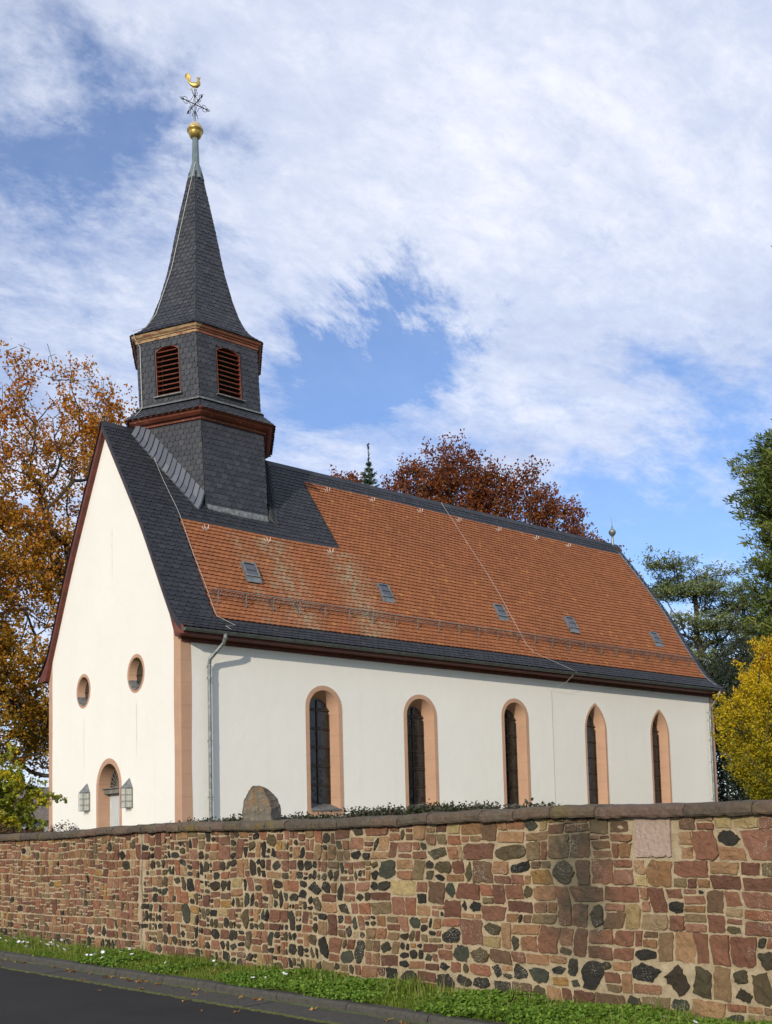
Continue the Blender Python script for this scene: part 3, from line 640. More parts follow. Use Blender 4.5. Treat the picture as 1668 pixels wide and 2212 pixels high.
# skylights
def skylight(x,y,k=1.0):
    s=s_of_y(y); w_=.235*k; hl=.285*k
    P=lambda dx,ds,l: rpt(x+dx,s+ds,l+.03)
    mb=MB()
    def ring(a,b,l0,l1): 
        o=[(-a,-b),(a,-b),(a,b),(-a,b)]; i_=[(-a+.045,-b+.045),(a-.045,-b+.045),(a-.045,b-.045),(-a+.045,b-.045)]
        for j in range(4):
            n_=(j+1)%4; mb.face([P(*o[j],l1),P(*o[n_],l1),P(*i_[n_],l1),P(*i_[j],l1)]); mb.face([P(*o[j],l0),P(*o[n_],l0),P(*o[n_],l1),P(*o[j],l1)]); mb.face([P(*i_[j],l1),P(*i_[n_],l1),P(*i_[n_],l0+.06),P(*i_[j],l0+.06)])
    ring(w_,hl,.0,.13); mb.face([P(-w_-.02,hl,.09),P(w_+.02,hl,.09),P(w_+.05,hl+.17,.045),P(-w_-.05,hl+.17,.045)])
    mb.box(P(0,0,.125),(w_*2-.05,.02,.012)); 
    fr=mb.build('skylight',M_zinc,church)
    mb=MB(); mb.face([P(-w_+.04,-hl+.04,.10),P(w_-.04,-hl+.04,.10),P(w_-.04,hl-.04,.10),P(-w_+.04,hl-.04,.10)]); mb.build('pane',M_skyglass,fr)
for x,y in ((2.95,1.27),(8.1,1.29),(13.4,1.26),(17.2,1.24),(22.40,1.20)): skylight(x,y)
# lightning conductors
def wire(pts,r=.010): mb=MB(); mb.tube(pts,r,5); mb.build('lightning_conductor',M_wire,church)
wire([rp(XV+.02+.02*math.sin(s*2),s,.06) for s in np.linspace(1.0,S_eave,24)]+[rp(1.55,SL-.35,.05),rp(1.18,SL-.2,.05),rp(1.25,SL-.02,.05)],.0055)
wire([rp(13.84+.0*s,s,.07) for s in np.linspace(.02,S_eave-.6,20)]+[rp(14.0,S_eave-.2,.07),rp(15.1,SL-.1,.06),(15.3,-.66,5.58),(14.95,-.45,5.2),(14.62,-.04,4.95),(14.62,-.03,GZ)],.005)
# finial on the far ridge end
mb=MB(); mb.lathe((24.45,YC,12.85),[(.06,0),(.05,.35),(.045,.45),(.09,.49),(.15,.56),(.165,.63),(.17,.64),(.15,.71),(.08,.78),(.035,.81),(.02,1.0),(.006,1.35)],14); mb.build('ridge_finial',M_zinc,church,smooth=True)
# stains / vent holes omitted: they sit in the plaster material
# ---------------- bell tower (six sided, leaning a touch)
def TX(z): return 3.20+max(0,(16.2-z))*.045
def hexp(k,Rr,z): a=math.pi+math.pi/3*k; return Vector((TX(z)+Rr*math.cos(a),YC+Rr*math.sin(a),z))
def hface(k,Ra,za,Rb,zb):
    """returns mapping (u in -1..1, t 0 top..1 bottom, lift)"""
    A0,A1=hexp(k,Ra,za),hexp(k+1,Ra,za); B0,B1=hexp(k,Rb,zb),hexp(k+1,Rb,zb)
    n=((A1-A0).cross(B0-A0)).normalized(); mid=(A0+A1)/2-Vector((TX(za),YC,za)); n=n if n.dot(mid)>0 else -n
    return lambda u,t,l: (A0.lerp(B0,t)).lerp(A1.lerp(B1,t),(u+1)/2)+n*l
Zb0,Zb1=13.56,16.0; Rb=2.20
mb=MB()
for k in range(6):
    a=[hexp(k,2.24,13.1),hexp(k+1,2.24,13.1),hexp(k+1,2.24,8.6),hexp(k,2.24,8.6)]; mb.face(a)
    mb.face([hexp(k,Rb-.03,15.98),hexp(k+1,Rb-.03,15.98),hexp(k+1,Rb-.03,13.5),hexp(k,Rb-.03,13.5)][::1]) if False else None
tower_core=mb.build('bell_tower',M_slate_t,church)
LW=.43; LT,LB=15.50,13.90
def in_louvre(u,z): return abs(u)<LW+.0 and LB<z<LT
def wall_plain(k):
    # belfry wall with the louvre opening cut out
    mb=MB(); A0=hexp(k,Rb-.02,16);A1=hexp(k+1,Rb-.02,16)
    f=lambda a,z: hexp(k,Rb-.02,z).lerp(hexp(k+1,Rb-.02,z),(a+1.1)/2.2)
    mb.tess([[(-1.1,13.4),(1.1,13.4),(1.1,16.0),(-1.1,16.0)],arch(0,LW,LT,LB,'seg',8,.16)],f); return mb
for k in range(6): wall_plain(k).build('belfry_wall',M_slate_t,tower_core)
trng=random.Random(23)
def tower_scales(k,Ra,za,Rb_,zb,mb,clip=None,ex=.168,wd=.20):
    f=hface(k,Ra,za,Rb_,zb); H=math.dist(f(0,0,0),f(0,1,0))
    def pt(u,s,l):
        t=s/H; hw=(Ra+(Rb_-Ra)*t)/2; return f(max(-1,min(1,u/hw)),t,l)
    def sp(s):
        t=s/H; hw=(Ra+(Rb_-Ra)*t)/2; z=za+(zb-za)*t
        if clip: return clip(-hw,hw,z)
        return [(-hw,hw)]
    scales(mb,pt,0,H,ex,wd,sp,trng,'slate',.016,.003,.003)
mb=MB()
for k in (0,1,2,5):
    def cl(a,b,z):
        if LB-.05<z<LT-.02:
            w_=LW+.03 if z<LT-.16 else LW*max(.3,math.sqrt(max(0,1-((z-(LT-.16))/.2)**2)))+.03
            return [(a,-w_),(w_,b)]
        return [(a,b)]
    tower_scales(k,Rb,15.80,Rb,13.55,mb,cl)
mb.build('belfry_slates',M_slate_t,tower_core)
mb=MB()
def below_cut(k):
    return None
for k in (0,1,2,5): tower_scales(k,2.26,13.05,2.26,9.3 if k!=5 else 11.6,mb)
mb.build('shaft_slates',M_slate_t,tower_core)
# skirt roof above the lower cornice
mb=MB()
for k in range(6): tower_scales(k,2.22,13.58,2.72,13.14,mb,None,.15,.22)
mb.build('skirt_slates',M_slate_t,tower_core)
mb=MB()
for k in range(6):
    f=hface(k,2.215,13.66,2.30,13.56); mb.grid([[f(-1,0,.012),f(1,0,.012)],[f(-1,1,.03),f(1,1,.03)]])
mb.build('lead_strip',M_lead,tower_core)
def WESTW(g):
    # the boards facing the weather side have lost their paint
    sx=g.n('ShaderNodeSeparateXYZ'); g.set(sx,0,g.co)
    d=g.math('ADD',g.math('MULTIPLY',sx.outputs[0],-.866),g.math('MULTIPLY',sx.outputs[1],-.5)); d=g.math('ADD',d,3.2*.866+YC*.5-1.86)
    return g.math('MULTIPLY_ADD',g.math('MULTIPLY',d,30,clamp=True),.85,.12)
def cornice(prof,name,m_):
    mb=MB()
    mb.grid([[hexp(k,r,z) for k in range(6)] for r,z in prof],True); mb.build(name,m_,tower_core)
cornice([(2.20,12.90),(2.34,12.92),(2.36,12.98),(2.46,13.0),(2.56,13.06),(2.60,13.12),(2.66,13.13),(2.67,13.17),(2.2,13.5)],'cornice',M_redw)
cornice([(2.15,15.70),(2.24,15.72),(2.25,15.80),(2.29,15.81),(2.29,15.83),(2.35,15.87),(2.385,15.93),(2.39,15.96),(2.2,15.97)],'cornice',mat('bleached_cornice',lambda g:(g.set(g.b,'Base Color',g.mix(g.math('MULTIPLY',g.ramp(g.noise(scaled(g,(1,1,7)),3.2,6,.7),[(.40,0),(.52,1)]),WESTW(g)),g.ramp(g.noise(g.co,3),[(.3,(.14,.035,.018)),(.7,(.24,.075,.04))]),(.40,.28,.15))),g.set(g.b,'Roughness',.8),bump(g,g.noise(g.co,20,4),.006))))
# louvres
for k in range(6):
    f=lambda a,z,d: (hexp(k,Rb-.02,z).lerp(hexp(k+1,Rb-.02,z),(a+1.1)/2.2))+nn*(-d)
    A0,A1=hexp(k,1,14),hexp(k+1,1,14); nn=((A0+A1)/2-Vector((TX(14),YC,14))).normalized(); tt=(A1-A0).normalized()
    mb=MB(); C_=arch(0,LW+.004,LT+.004,LB-.01,'seg',8,.165); D_=arch(0,LW-.018,LT-.018,LB,'seg',8,.16)
    strip(mb,C_,D_,lambda a,z,d:f(a,z,d),-.02,-.02); strip(mb,D_,D_,lambda a,z,d:f(a,z,d),-.02,.30); strip(mb,C_,C_,lambda a,z,d:f(a,z,d),-.02,.02)
    lv=mb.build('louvre_window',M_redw,tower_core)
    mb=MB(); rot=Matrix((tt,nn,Vector((0,0,1)))).transposed()
    for i in range(10):
        z=LB+.07+i*(LT-LB-.13)/9.5; w_=LW-.035 if i<9 else LW-.09
        tilt=Matrix.Rotation(R(-32),3,'X')
        mb.box(Vector(f(0,z,.055)),(w_*2,.16,.022),rot@tilt)
    mb.build('slats',M_redw,lv)
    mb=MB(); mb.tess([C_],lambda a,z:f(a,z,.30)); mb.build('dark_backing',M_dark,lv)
    mb=MB(); mb.box(Vector(f(0,LB-.03,-.06)),(LW*2+.16,.12,.03),rot); mb.build('sill',M_lead,lv)
# spire
SPF=[(15.95,2.43),(16.06,2.26),(16.26,1.99),(16.50,1.79),(16.85,1.60),(17.2,1.46),(17.55,1.335),(18.05,1.19),(18.55,1.05),(19.05,.94),(19.55,.84),(20.05,.735),(20.55,.63),(20.95,.54),(21.35,.445),(21.7,.365),(22.0,.30),(22.3,.235)][::-1]
zz_=[p[0] for p in SPF]; rr_=[p[1] for p in SPF]
sl_=[0]
for i in range(1,len(SPF)): sl_.append(sl_[-1]+math.dist(SPF[i],SPF[i-1]))
mb=MB(); 
mb.grid([[hexp(k,r,z) for k in range(6)] for z,r in SPF],True)
sp=mb.build('spire',M_slate_s,tower_core)
mb=MB()
def spire_scales():
    for k in range(6):
        if k in (3,4): continue
        def pt(u,s,l):
            z=float(np.interp(s,sl_,zz_)); r=float(np.interp(s,sl_,rr_)); a=hexp(k,r,z); b=hexp(k+1,r,z)
            n=((a+b)/2-Vector((TX(z),YC,z))).normalized(); n=(n+Vector((0,0,.25))).normalized(); f=max(0,min(1,.5+u/r)); return a.lerp(b,f)+n*l
        def spn(s): r=float(np.interp(s,sl_,rr_)); return [(-r/2,r/2)]
        scales(mb,pt,0.0,sl_[-1],.165,.19,spn,trng,'slate',.018,.003,.006)
spire_scales()
mb.build('spire_slates',M_slate_s,tower_core)
mb=MB(); mb.lathe((3.20,YC,0),[(.30,22.05),(.235,22.32),(.17,22.55),(.148,22.62),(.135,22.63),(.118,23.1),(.105,23.62)],8); mb.build('spire_collar',simple('painted_mast',(.13,.17,.175),(.20,.245,.245),5,.45,.3,20,.001),tower_core)
mb=MB(); mb.lathe((3.20,YC,23.60),[(.10,-.04),(.14,-.02),(.20,.06),(.225,.14),(.23,.19),(.275,.22),(.28,.27),(.26,.29)],22); mb.build('gilded_ball',M_gold,tower_core,smooth=True)
mb=MB(); mb.lathe((3.20,YC,23.60),[(.262,.28),(.235,.35),(.19,.44),(.13,.50),(.05,.53),(0,.535)],22); mb.build('ball_cap',M_goldw,tower_core,smooth=True)
mb=MB()
O_=Vector((3.20,YC,24.80)); tb=lambda pts,r: mb.tube(pts,r,5)
tb([(3.20,YC,24.1),(3.20,YC,25.36)],.016)
def curl(o,d,v,s0,rad,sgn):
    pts=[]
    for i in range(15):
        a=i/14*5.2; r_=rad*(1-.055*i); pts.append(o+d*(s0-rad*math.sin(a)*1)+v*sgn*(rad*1.05-r_*math.cos(a)))
    tb(pts,.009)
for d in (Vector((1,0,0)),Vector((-1,0,0)),Vector((0,1,0)),Vector((0,-1,0))):
    tb([O_+d*.02,O_+d*.50],.015); v=Vector((0,0,1))
    for sg in (1,-1): curl(O_,d,v,.36,.072,sg)
    side_=Vector((-d.y,d.x,0))
    tb([O_+d*.40,O_+d*.46+v*.05,O_+d*.54+v*.02,O_+d*.58],.011); tb([O_+d*.40,O_+d*.46-v*.05,O_+d*.54-v*.02],.011)
    for sg in (1,-1):
        tb([O_+d*.08+v*sg*.24,O_+d*.15+v*sg*.08,O_+d*.28+v*sg*.01],.008)
        tb([O_+v*sg*.30,O_+d*.09+v*sg*.37,O_+d*.10+v*sg*.48],.010)
        tb([O_+v*sg*.22,O_+d*.05+v*sg*.28,O_+v*sg*.33],.009)
mb.build('cross',M_iron,tower_core)
# gilded weathercock
def cock():
    mb=MB(); o=Vector((3.20,YC,25.36)); D=Vector((.82,-.57,0))
    P=lambda a,z,s=0: o+D*a+Vector((0,0,z))+Vector((.57,.82,0))*s
    def blob(path,rad,n=12,flat=.62):
        rows=[]
        for i,(a,z) in enumerate(path):
            a0,z0=path[max(i-1,0)]; a1,z1=path[min(i+1,len(path)-1)]; t=Vector((a1-a0,z1-z0)).normalized(); nx=Vector((-t.y,t.x)); r=rad[i]
            rows.append([P(a+nx.x*r*math.cos(q),z+nx.y*r*math.cos(q),r*flat*math.sin(q)) for q in [2*math.pi*j/n for j in range(n)]])
        mb.grid(rows,True); mb.face(rows[0]); mb.face(rows[-1])
    blob([(-.22,.27),(-.17,.22),(-.10,.16),(-.02,.13),(.06,.13),(.11,.17),(.125,.23),(.12,.28),(.12,.32),(.13,.345),(.15,.355)],[.025,.045,.070,.095,.105,.092,.068,.045,.038,.040,.02])
    blob([(.14,.37),(.175,.36),(.20,.345)],[.022,.013,.003],8); blob([(.15,.345),(.155,.32),(.15,.30)],[.012,.018,.006],8)
    for i in range(6): blob([(.07+i*.022,.385-abs(i-2.5)*.003),(.065+i*.026,.42+.012*(i%2))],[.014,.005],6,.5)
    for i in range(6):
        rr=.13-.016*i; blob([(-.19,.22)]+[(-.225-.012*i+rr*1.1*math.cos(R(q))*(.55) ,.38+rr*1.25*math.sin(R(q))+.01*i) for q in range(-70,215,26)],[.018]+[.017]*11,6,.35)
    for a0,a1 in ((.0,.02),(-.06,-.13)): 
        mb.tube([P(a0,.06),P(a1,.0),P(a1+.01,-.045)],.012,6); mb.tube([P(a1-.04,-.045),P(a1+.06,-.045)],.009,5)
    mb.build('weathercock',M_gold,tower_core,smooth=True)
cock()
# lead and slate fillets where the tower meets the slope
def roof_z(y): 
    s=s_of_y(y); return roof_at(s)[1]
def fillet(k,n,m_,outw,upw,name,u0=0,u1=1):
    mb=MB(); rows=[]
    A=hexp(k,2.27,0);B=hexp(k+1,2.27,0)
    nn=((A+B)/2-Vector((TX(0),YC,0))).normalized()
    def base(f):
        lo,hi=9.0,12.9
        z=11
        for _ in range(12):
            a=hexp(k,2.27,z);b=hexp(k+1,2.27,z); p=a.lerp(b,f); y=p.y if p.y<YC else 2*YC-p.y; z=roof_z(y)
        return Vector((p.x,p.y,z))
    pts=[base(u0+(u1-u0)*i/n) for i in range(n+1)]
    for i in range(n):
        mb.cr=trng.random()
        a,b=pts[i],pts[i+1]; oa=a+nn*outw; ob=b+nn*outw
        oa.z=roof_z(min(oa.y,YC))+.075; ob.z=roof_z(min(ob.y,YC))+.075
        d_=(pts[-1]-pts[0]).normalized(); la=.05 if pts[-1].z<pts[0].z else .0; lb=.05-la; la,lb=(0,.05) if pts[-1].z<pts[0].z else (.05,0)
        if m_ is M_lead: la=lb=0
        l=0; mid_a=a.lerp(oa,.5)+nn*.02+Vector((0,0,upw*.42-.05)); mid_b=b.lerp(ob,.5)+nn*.02+Vector((0,0,upw*.42-.05))
        up3=(nn+Vector((0,0,1))).normalized()
        A4=[a+Vector((0,0,upw))+nn*.03,mid_a,oa]; B4=[b+Vector((0,0,upw))+nn*.03,mid_b,ob]
        for q1 in range(2):
            mb.cr=trng.random(); mb.face([A4[q1]+up3*la,B4[q1]+up3*lb,B4[q1+1]+up3*lb,A4[q1+1]+up3*la])
        if max(la,lb)>0:
            E_=B4 if lb>0 else A4; L_=lb if lb>0 else la
            mb.face([E_[0]+up3*L_,E_[1]+up3*L_,E_[2]+up3*L_,E_[2]-up3*.02,E_[1]-up3*.02,E_[0]-up3*.02])
        mb.face([oa+nn*l,ob+nn*l,ob-Vector((0,0,.05)),oa-Vector((0,0,.05))])
        mb.face([a+Vector((0,0,upw))+nn*(.03+l),oa+nn*l,oa-Vector((0,0,.05)),a])
    mb.build(name,m_,tower_core)
fillet(0,15,M_slate_lit,.40,.46,'valley_slates'); fillet(1,14,M_lead,.10,.10,'base_flashing',.02,.98); fillet(2,16,M_slate,.30,.30,'valley_slates')
# conductor up the tower edge
mb=MB(); mb.tube([hexp(0,2.30,z)+Vector((.14,-.14,0)) for z in (12.95,13.2)]+[hexp(0,r,z)+Vector((.10,-.16,0)) for r,z in ((2.6,13.25),(2.30,13.6),(2.27,15.6),(2.44,15.85),(2.5,16.05),(2.05,16.3),(1.68,16.85),(1.12,18.55),(.52,21.2),(.2,22.6))],.010,5); mb.build('lightning_conductor',M_wire,tower_core)
# ---------------- wall lanterns beside the door
def lantern(y,label):
    t=thing('wall_lantern',label,'lamp',(0,y,.95),'lanterns beside the church door')
    w2,dd,z0,z1,zt=.15,.22,.93,1.50,1.80
    yf=y+.06
    A=[(-dd,y-w2*.95),(-dd,y+w2*1.0),(-.01,y+w2*1.3),(-.01,y-w2*1.3)]
    mb=MB(); bar=lambda a,b,r=.009: mb.tube([a,b],r,4)
    for j in range(4):
        a=A[j];b=A[(j+1)%4]
        bar((*a,z0),(*a,z1),.011)
        if j!=2:
            for z in (z0,z0+.19,z0+.38,z1): bar((*a,z),(*b,z),.009)
            nb=3 if j==0 else 4
            for i in range(1,nb): f=i/nb; bar((a[0]+(b[0]-a[0])*f,a[1]+(b[1]-a[1])*f,z0),(a[0]+(b[0]-a[0])*f,a[1]+(b[1]-a[1])*f,z1),.006)
    mb.build('cage',M_zinc,t)
    mb=MB(); tip=(-.02,y,zt)
    for j in (3,0,1): mb.face([(*A[j],z1+.01),(*A[(j+1)%4],z1+.01),tip])
    mb.face([(*a,z1+.004) for a in A]); mb.build('cap',M_zinc,t)
    mb=MB(); B=[(x*.85-.01,y+(yy-y)*.86) for x,yy in A]
    for j in range(4): mb.face([(*B[j],z0+.02),(*B[(j+1)%4],z0+.02),(*B[(j+1)%4],z1-.02),(*B[j],z1-.02)])
    mb.face([(*b,z0+.02) for b in B]); mb.build('diffuser',M_milk,t)
lantern(6.22,'grey metal lantern with pale glass on the gable wall left of the door')
lantern(3.18,'grey metal lantern with pale glass on the gable wall right of the door')
# ================================================================ CHURCHYARD WALL
wall=thing('churchyard_wall','long rubble wall of red sandstone and black basalt with slab coping along the grass verge','wall',wp(3,0,-1.5))
def smooth_noise(seed):
    r=np.random.default_rng(seed); g=np.clip(r.normal(size=(80,40)),-1.6,1.6)
    def f(a,b):
        a+=20; b+=12; i=int(math.floor(a)); j=int(math.floor(b)); u=a-i; v=b-j; i%=79; j%=39; u=u; u=u*u*(3-2*u); v=v*v*(3-2*v)
        return (g[i,j]*(1-u)+g[i+1,j]*u)*(1-v)+(g[i,j+1]*(1-u)+g[i+1,j+1]*u)*v
    return f
sn1,sn2=smooth_noise(1),smooth_noise(2)
def top_z(a): return .076+.012*math.sin(a*1.1)-max(0,a-8.5)*.016
srng=random.Random(77)
def stone_cells():
    cells=[]
    def target(a,z):
        if a>7.7: t=.021
        elif a>2.4: t=.024+.012*(4.5-min(a,4.5))/2
        else: t=.046
        return t*srng.choice([.25,.5,.8,1,1.2,1.6])
    def split(x0,z0,x1,z1,tg):
        w_,h_=x1-x0,z1-z0; asp=1.35 if x0<3.5 else (.95 if x0<8.6 else 1.15)
        if w_*h_<tg and w_<h_*3.2 and h_<w_*2.3: cells.append((x0,z0,x1,z1)); return
        if w_/asp>h_*srng.uniform(.75,1.3):
            c=x0+w_*srng.uniform(.33,.67); split(x0,z0,c,z1,target(c,z0)); split(c,z0,x1,z1,target(c,z0))
        else:
            c=z0+h_*srng.uniform(.33,.67); split(x0,z0,x1,c,target(x0,c)); split(x0,c,x1,z1,target(x0,c))
    a=-4.0
    # interlocking courses of varied height instead of full-height splits
    bounds=[-1.62]
    z=-1.62
    while z<.10:
        z+=srng.uniform(.20,.36); bounds.append(z)
    if bounds[-1]>.22: bounds.pop()
    bounds[-1]=.13
    for i in range(len(bounds)-1):
        a=-4.0+srng.uniform(0,.3)
        while a<19:
            l=srng.uniform(.35,.8)*(1 if a<2.4 else .75); split(a,bounds[i],a+l,bounds[i+1],target(a,bounds[i])); a+=l
    return cells
PAL_R=[(142,92,72),(156,106,80),(150,98,82),(138,88,70),(166,118,88),(160,110,92),(130,84,68),(146,112,84),(172,128,96),(134,108,80),(118,86,66),(160,100,76),(112,70,56),(126,78,62),(148,104,70)]
PAL_B=[(52,46,40),(66,57,47),(44,39,36),(80,68,50),(90,78,56),(60,54,46),(74,72,62),(66,52,38),(98,80,56),(50,44,38)]
PAL_L=[(186,156,116),(178,146,104),(170,138,112),(168,122,66)]
def stones():
    mb=MB()
    def W_(a,z): return a+.024*sn1(a*2.6,z*3.1+9), z+.015*sn2(a*1.3,z*2.0+4)
    for (x0,z0,x1,z1) in stone_cells():
        cx,cz=(x0+x1)/2,(z0+z1)/2; w_,h_=x1-x0,z1-z0
        if 7.64<cx<7.76 : continue
        if .09<cx<.46 and cz>-.24: continue
        if cx>7.7: pb=.10 if cz>-1.15 else .30
        elif cx>2.4: pb=.47
        elif cx>1.5: pb=.25 if cz>-.95 else .65
        else: pb=.07 if cz>-.95 else .62
        small=w_*h_<.012
        if cx>2.4 and cx<7.7 and small: pb=.62
        bas=srng.random()<pb and w_<h_*1.9
        if bas: col=srng.choice(PAL_B); gap=.009+.005*srng.random(); pw=3.2
        else:
            col=srng.choice(PAL_R) if srng.random()>.055 else srng.choice(PAL_L); gap=.0065+.004*srng.random(); pw=srng.uniform(5,9)
        if cx>2.4 and not bas: gap+=.002
        k=srng.uniform(.88,1.10); cl=lin(col); av=sum(cl)/3; mb.cc=tuple((x*.92+av*.08)*k*(.74 if bas else .78)*t_ for x,t_ in zip(cl,(1,1.06,.86))); mb.cr=srng.random()
        hx,hz=max(w_/2-gap,.012),max(h_/2-gap,.012)
        tilt=srng.uniform(-.20,.20) if bas else srng.uniform(-.04,.04); skx=srng.uniform(-.14,.14)
        if bas:
            m_=srng.choice([4,5,5,6]); o_=srng.uniform(0,6.28); cs=[]
            for i in range(m_):
                t=o_+2*math.pi*(i+srng.uniform(-.24,.24))/m_; r=srng.uniform(1.04,1.42); cs.append((max(-1,min(1,r*math.cos(t)))*hx,max(-1,min(1,r*math.sin(t)))*hz))
        else:
            j_=lambda: srng.uniform(-.10,.07); cs=[]
            for sx,sz in ((1,1),(-1,1),(-1,-1),(1,-1)):
                if srng.random()<.28:
                    k1,k2=srng.uniform(.12,.4),srng.uniform(.12,.4); q1=(sx*hx*(1-k1),sz*hz*(1+j_()*.5)); q2=(sx*hx*(1+j_()*.5),sz*hz*(1-k2)); cs+=[q2,q1] if sx*sz>0 else [q1,q2]
                else: cs.append((sx*hx*(1+j_()),sz*hz*(1+j_())))
        N=24; per=[math.dist(cs[i],cs[(i+1)%len(cs)]) for i in range(len(cs))]; tot=sum(per); ring=[]
        amp=min(min(hx,hz)*(.12 if bas else .09),.0085)
        for i in range(len(cs)):
            n_=max(1,round(N*per[i]/tot)); 
            for q_ in range(n_):
                f=q_/n_; a=cs[i][0]*(1-f)+cs[(i+1)%len(cs)][0]*f; b=cs[i][1]*(1-f)+cs[(i+1)%len(cs)][1]*f
                bow=1+(.07 if bas else .015)*math.sin(math.pi*f)
                a=a*bow+srng.uniform(-amp,amp); b=b*bow+srng.uniform(-amp,amp); a+=b*skx
                ring.append((a*math.cos(tilt)-b*math.sin(tilt),a*math.sin(tilt)+b*math.cos(tilt)))
        N=len(ring)
        pr=srng.uniform(.003,.013); tx,tz=srng.uniform(-.035,.035),srng.uniform(-.045,.045)
        rows=[]; rgh=.010 if bas else .005
        for sc,d in ((1.0,.03),(1.0,.006),(.985,-pr*.8),(.90,-pr),(.62,-pr*1.1),(.30,-pr*1.1)):
            rr=[]
            for i,(a,b) in enumerate(ring):
                aa,zz=cx+a*sc,cz+b*sc; aa,zz=W_(aa,zz); zz=min(zz,.088)
                dd=d+(a*tx+b*tz)*sc*(1 if sc<.99 else .3)+(.006*sn1(aa*19,zz*19)+.003*sn2(aa*40,zz*40)+.5*rgh*sn1(aa*55+3,zz*55) if sc<.99 else 0)
                dd=min(dd,-.001) if sc<.99 else dd; rr.append(wp(aa,dd,zz))
            rows.append(rr)
        mb.grid(rows,True); aa,zz=W_(cx,cz); k0=len(mb.v)-N; ctr=len(mb.v); mb.v.append(wp(aa,-pr*1.05+.006*sn1(aa*19,zz*19),min(zz,.088)))
        for i in range(N): mb.f.append([k0+i,k0+(i+1)%N,ctr]); mb.r.append(mb.cr); mb.c.append(mb.cc)
    o=mb.build('rubble_stones',M_rubble,wall,smooth=False); return o
stones()
mb=MB(); rows=[]
for i in range(920):
    a=-4.2+i*.025; rows.append([wp(a,.007+.004*sn1(a*9,z*9)+.0025*sn2(a*23,z*23),z) for z in np.linspace(-1.7,.092,64)])
mb.grid(rows)
mb.face([wp(-4.2,.42,-1.7),wp(19,.42,-1.7),wp(19,.42,.09),wp(-4.2,.42,.09)]); mb.face([wp(-4.2,.0,-1.7),wp(-4.2,.42,-1.7),wp(-4.2,.42,.09),wp(-4.2,.0,.09)])
mb.build('mortar',M_mortar,wall,smooth=True)
# construction joint and the pale plaque
mb=MB(); mb.grid([[wp(7.70+.012*math.sin(z*9)-.018,-.002,z),wp(7.70+.012*math.sin(z*9),-.012,z),wp(7.70+.012*math.sin(z*9)+.018,-.002,z)] for z in np.linspace(-1.6,.085,40)]); mb.build('joint_strip',simple('joint_mortar',(.20,.16,.11),(.34,.28,.20),14,.95,0,60,.006),wall)
mb=MB(); rows=[]
for i in range(15):
    t=i/14; rows.append([wp(.12+.31*t,-.018+.002*math.sin(i*3+j),.075-.30*j/8-(.012*math.sin(i*2.3) if j==8 else 0)) for j in range(9)])
mb.grid(rows); mb.face([wp(.12,.01,.075),wp(.12,-.018,.075),wp(.12,-.018,-.225),wp(.12,.01,-.225)]); mb.face([wp(.43,.01,.075),wp(.43,-.018,.075),wp(.43,-.018,-.225),wp(.43,.01,-.225)][::-1]); mb.face([r[-1] for r in rows]+[wp(.43,.01,-.225),wp(.12,.01,-.225)])
def f_plaq(g):
    n=g.noise(g.co,24,6,.75); g.set(g.b,'Base Color',g.ramp(n,[(.3,(.34,.245,.19)),(.7,(.47,.35,.27))])); g.set(g.b,'Roughness',.9)
    bump(g,g.math('ADD',g.noise(g.co,34,2,.5),g.noise(g.co,80,4,.7)),.014)
mb.build('plaque',mat('plaque_stone',f_plaq),wall)
# coping slabs
mb=MB(); a=-4.0; crng=random.Random(9)
while a<19:
    l=(.62 if a<1 else .50 if a<2.6 else .36 if a<8.6 else .42)*crng.uniform(.7,1.35)
    mb.cr=crng.random(); N=max(4,int(l/.05)); j=crng.uniform(-.006,.006); k=crng.uniform(-.006,.006); tlt=crng.uniform(-.012,.012)
    rows=[]
    for i in range(N+1):
        t=i/N; x=a+.006+(l-.012)*t; z=top_z(x)+j+tlt*(t-.5); ed=.010 if i in (0,N) else 0; nz=lambda s_:.0025*sn1(x*17+s_,s_*3)+.003*sn2(x*37,s_*7)
        rows.append([wp(x,.02,z),wp(x,-.065+ed+k,z+.002+nz(1)),wp(x,-.078+ed+k+nz(2),z+.018),wp(x,-.080+ed+k+nz(3),z+.055+nz(5)),wp(x,-.070+ed+k+nz(4),z+.083-ed+nz(6)),wp(x,-.035,z+.100-ed+nz(7)),wp(x,.10,z+.108-ed+nz(8)),wp(x,.30,z+.110-ed),wp(x,.46,z+.09-ed),wp(x,.47,z)])
    mb.grid(rows); mb.face(rows[0]); mb.face(rows[-1][::-1]); a+=l
mb.build('coping',M_coping,wall,smooth=False)
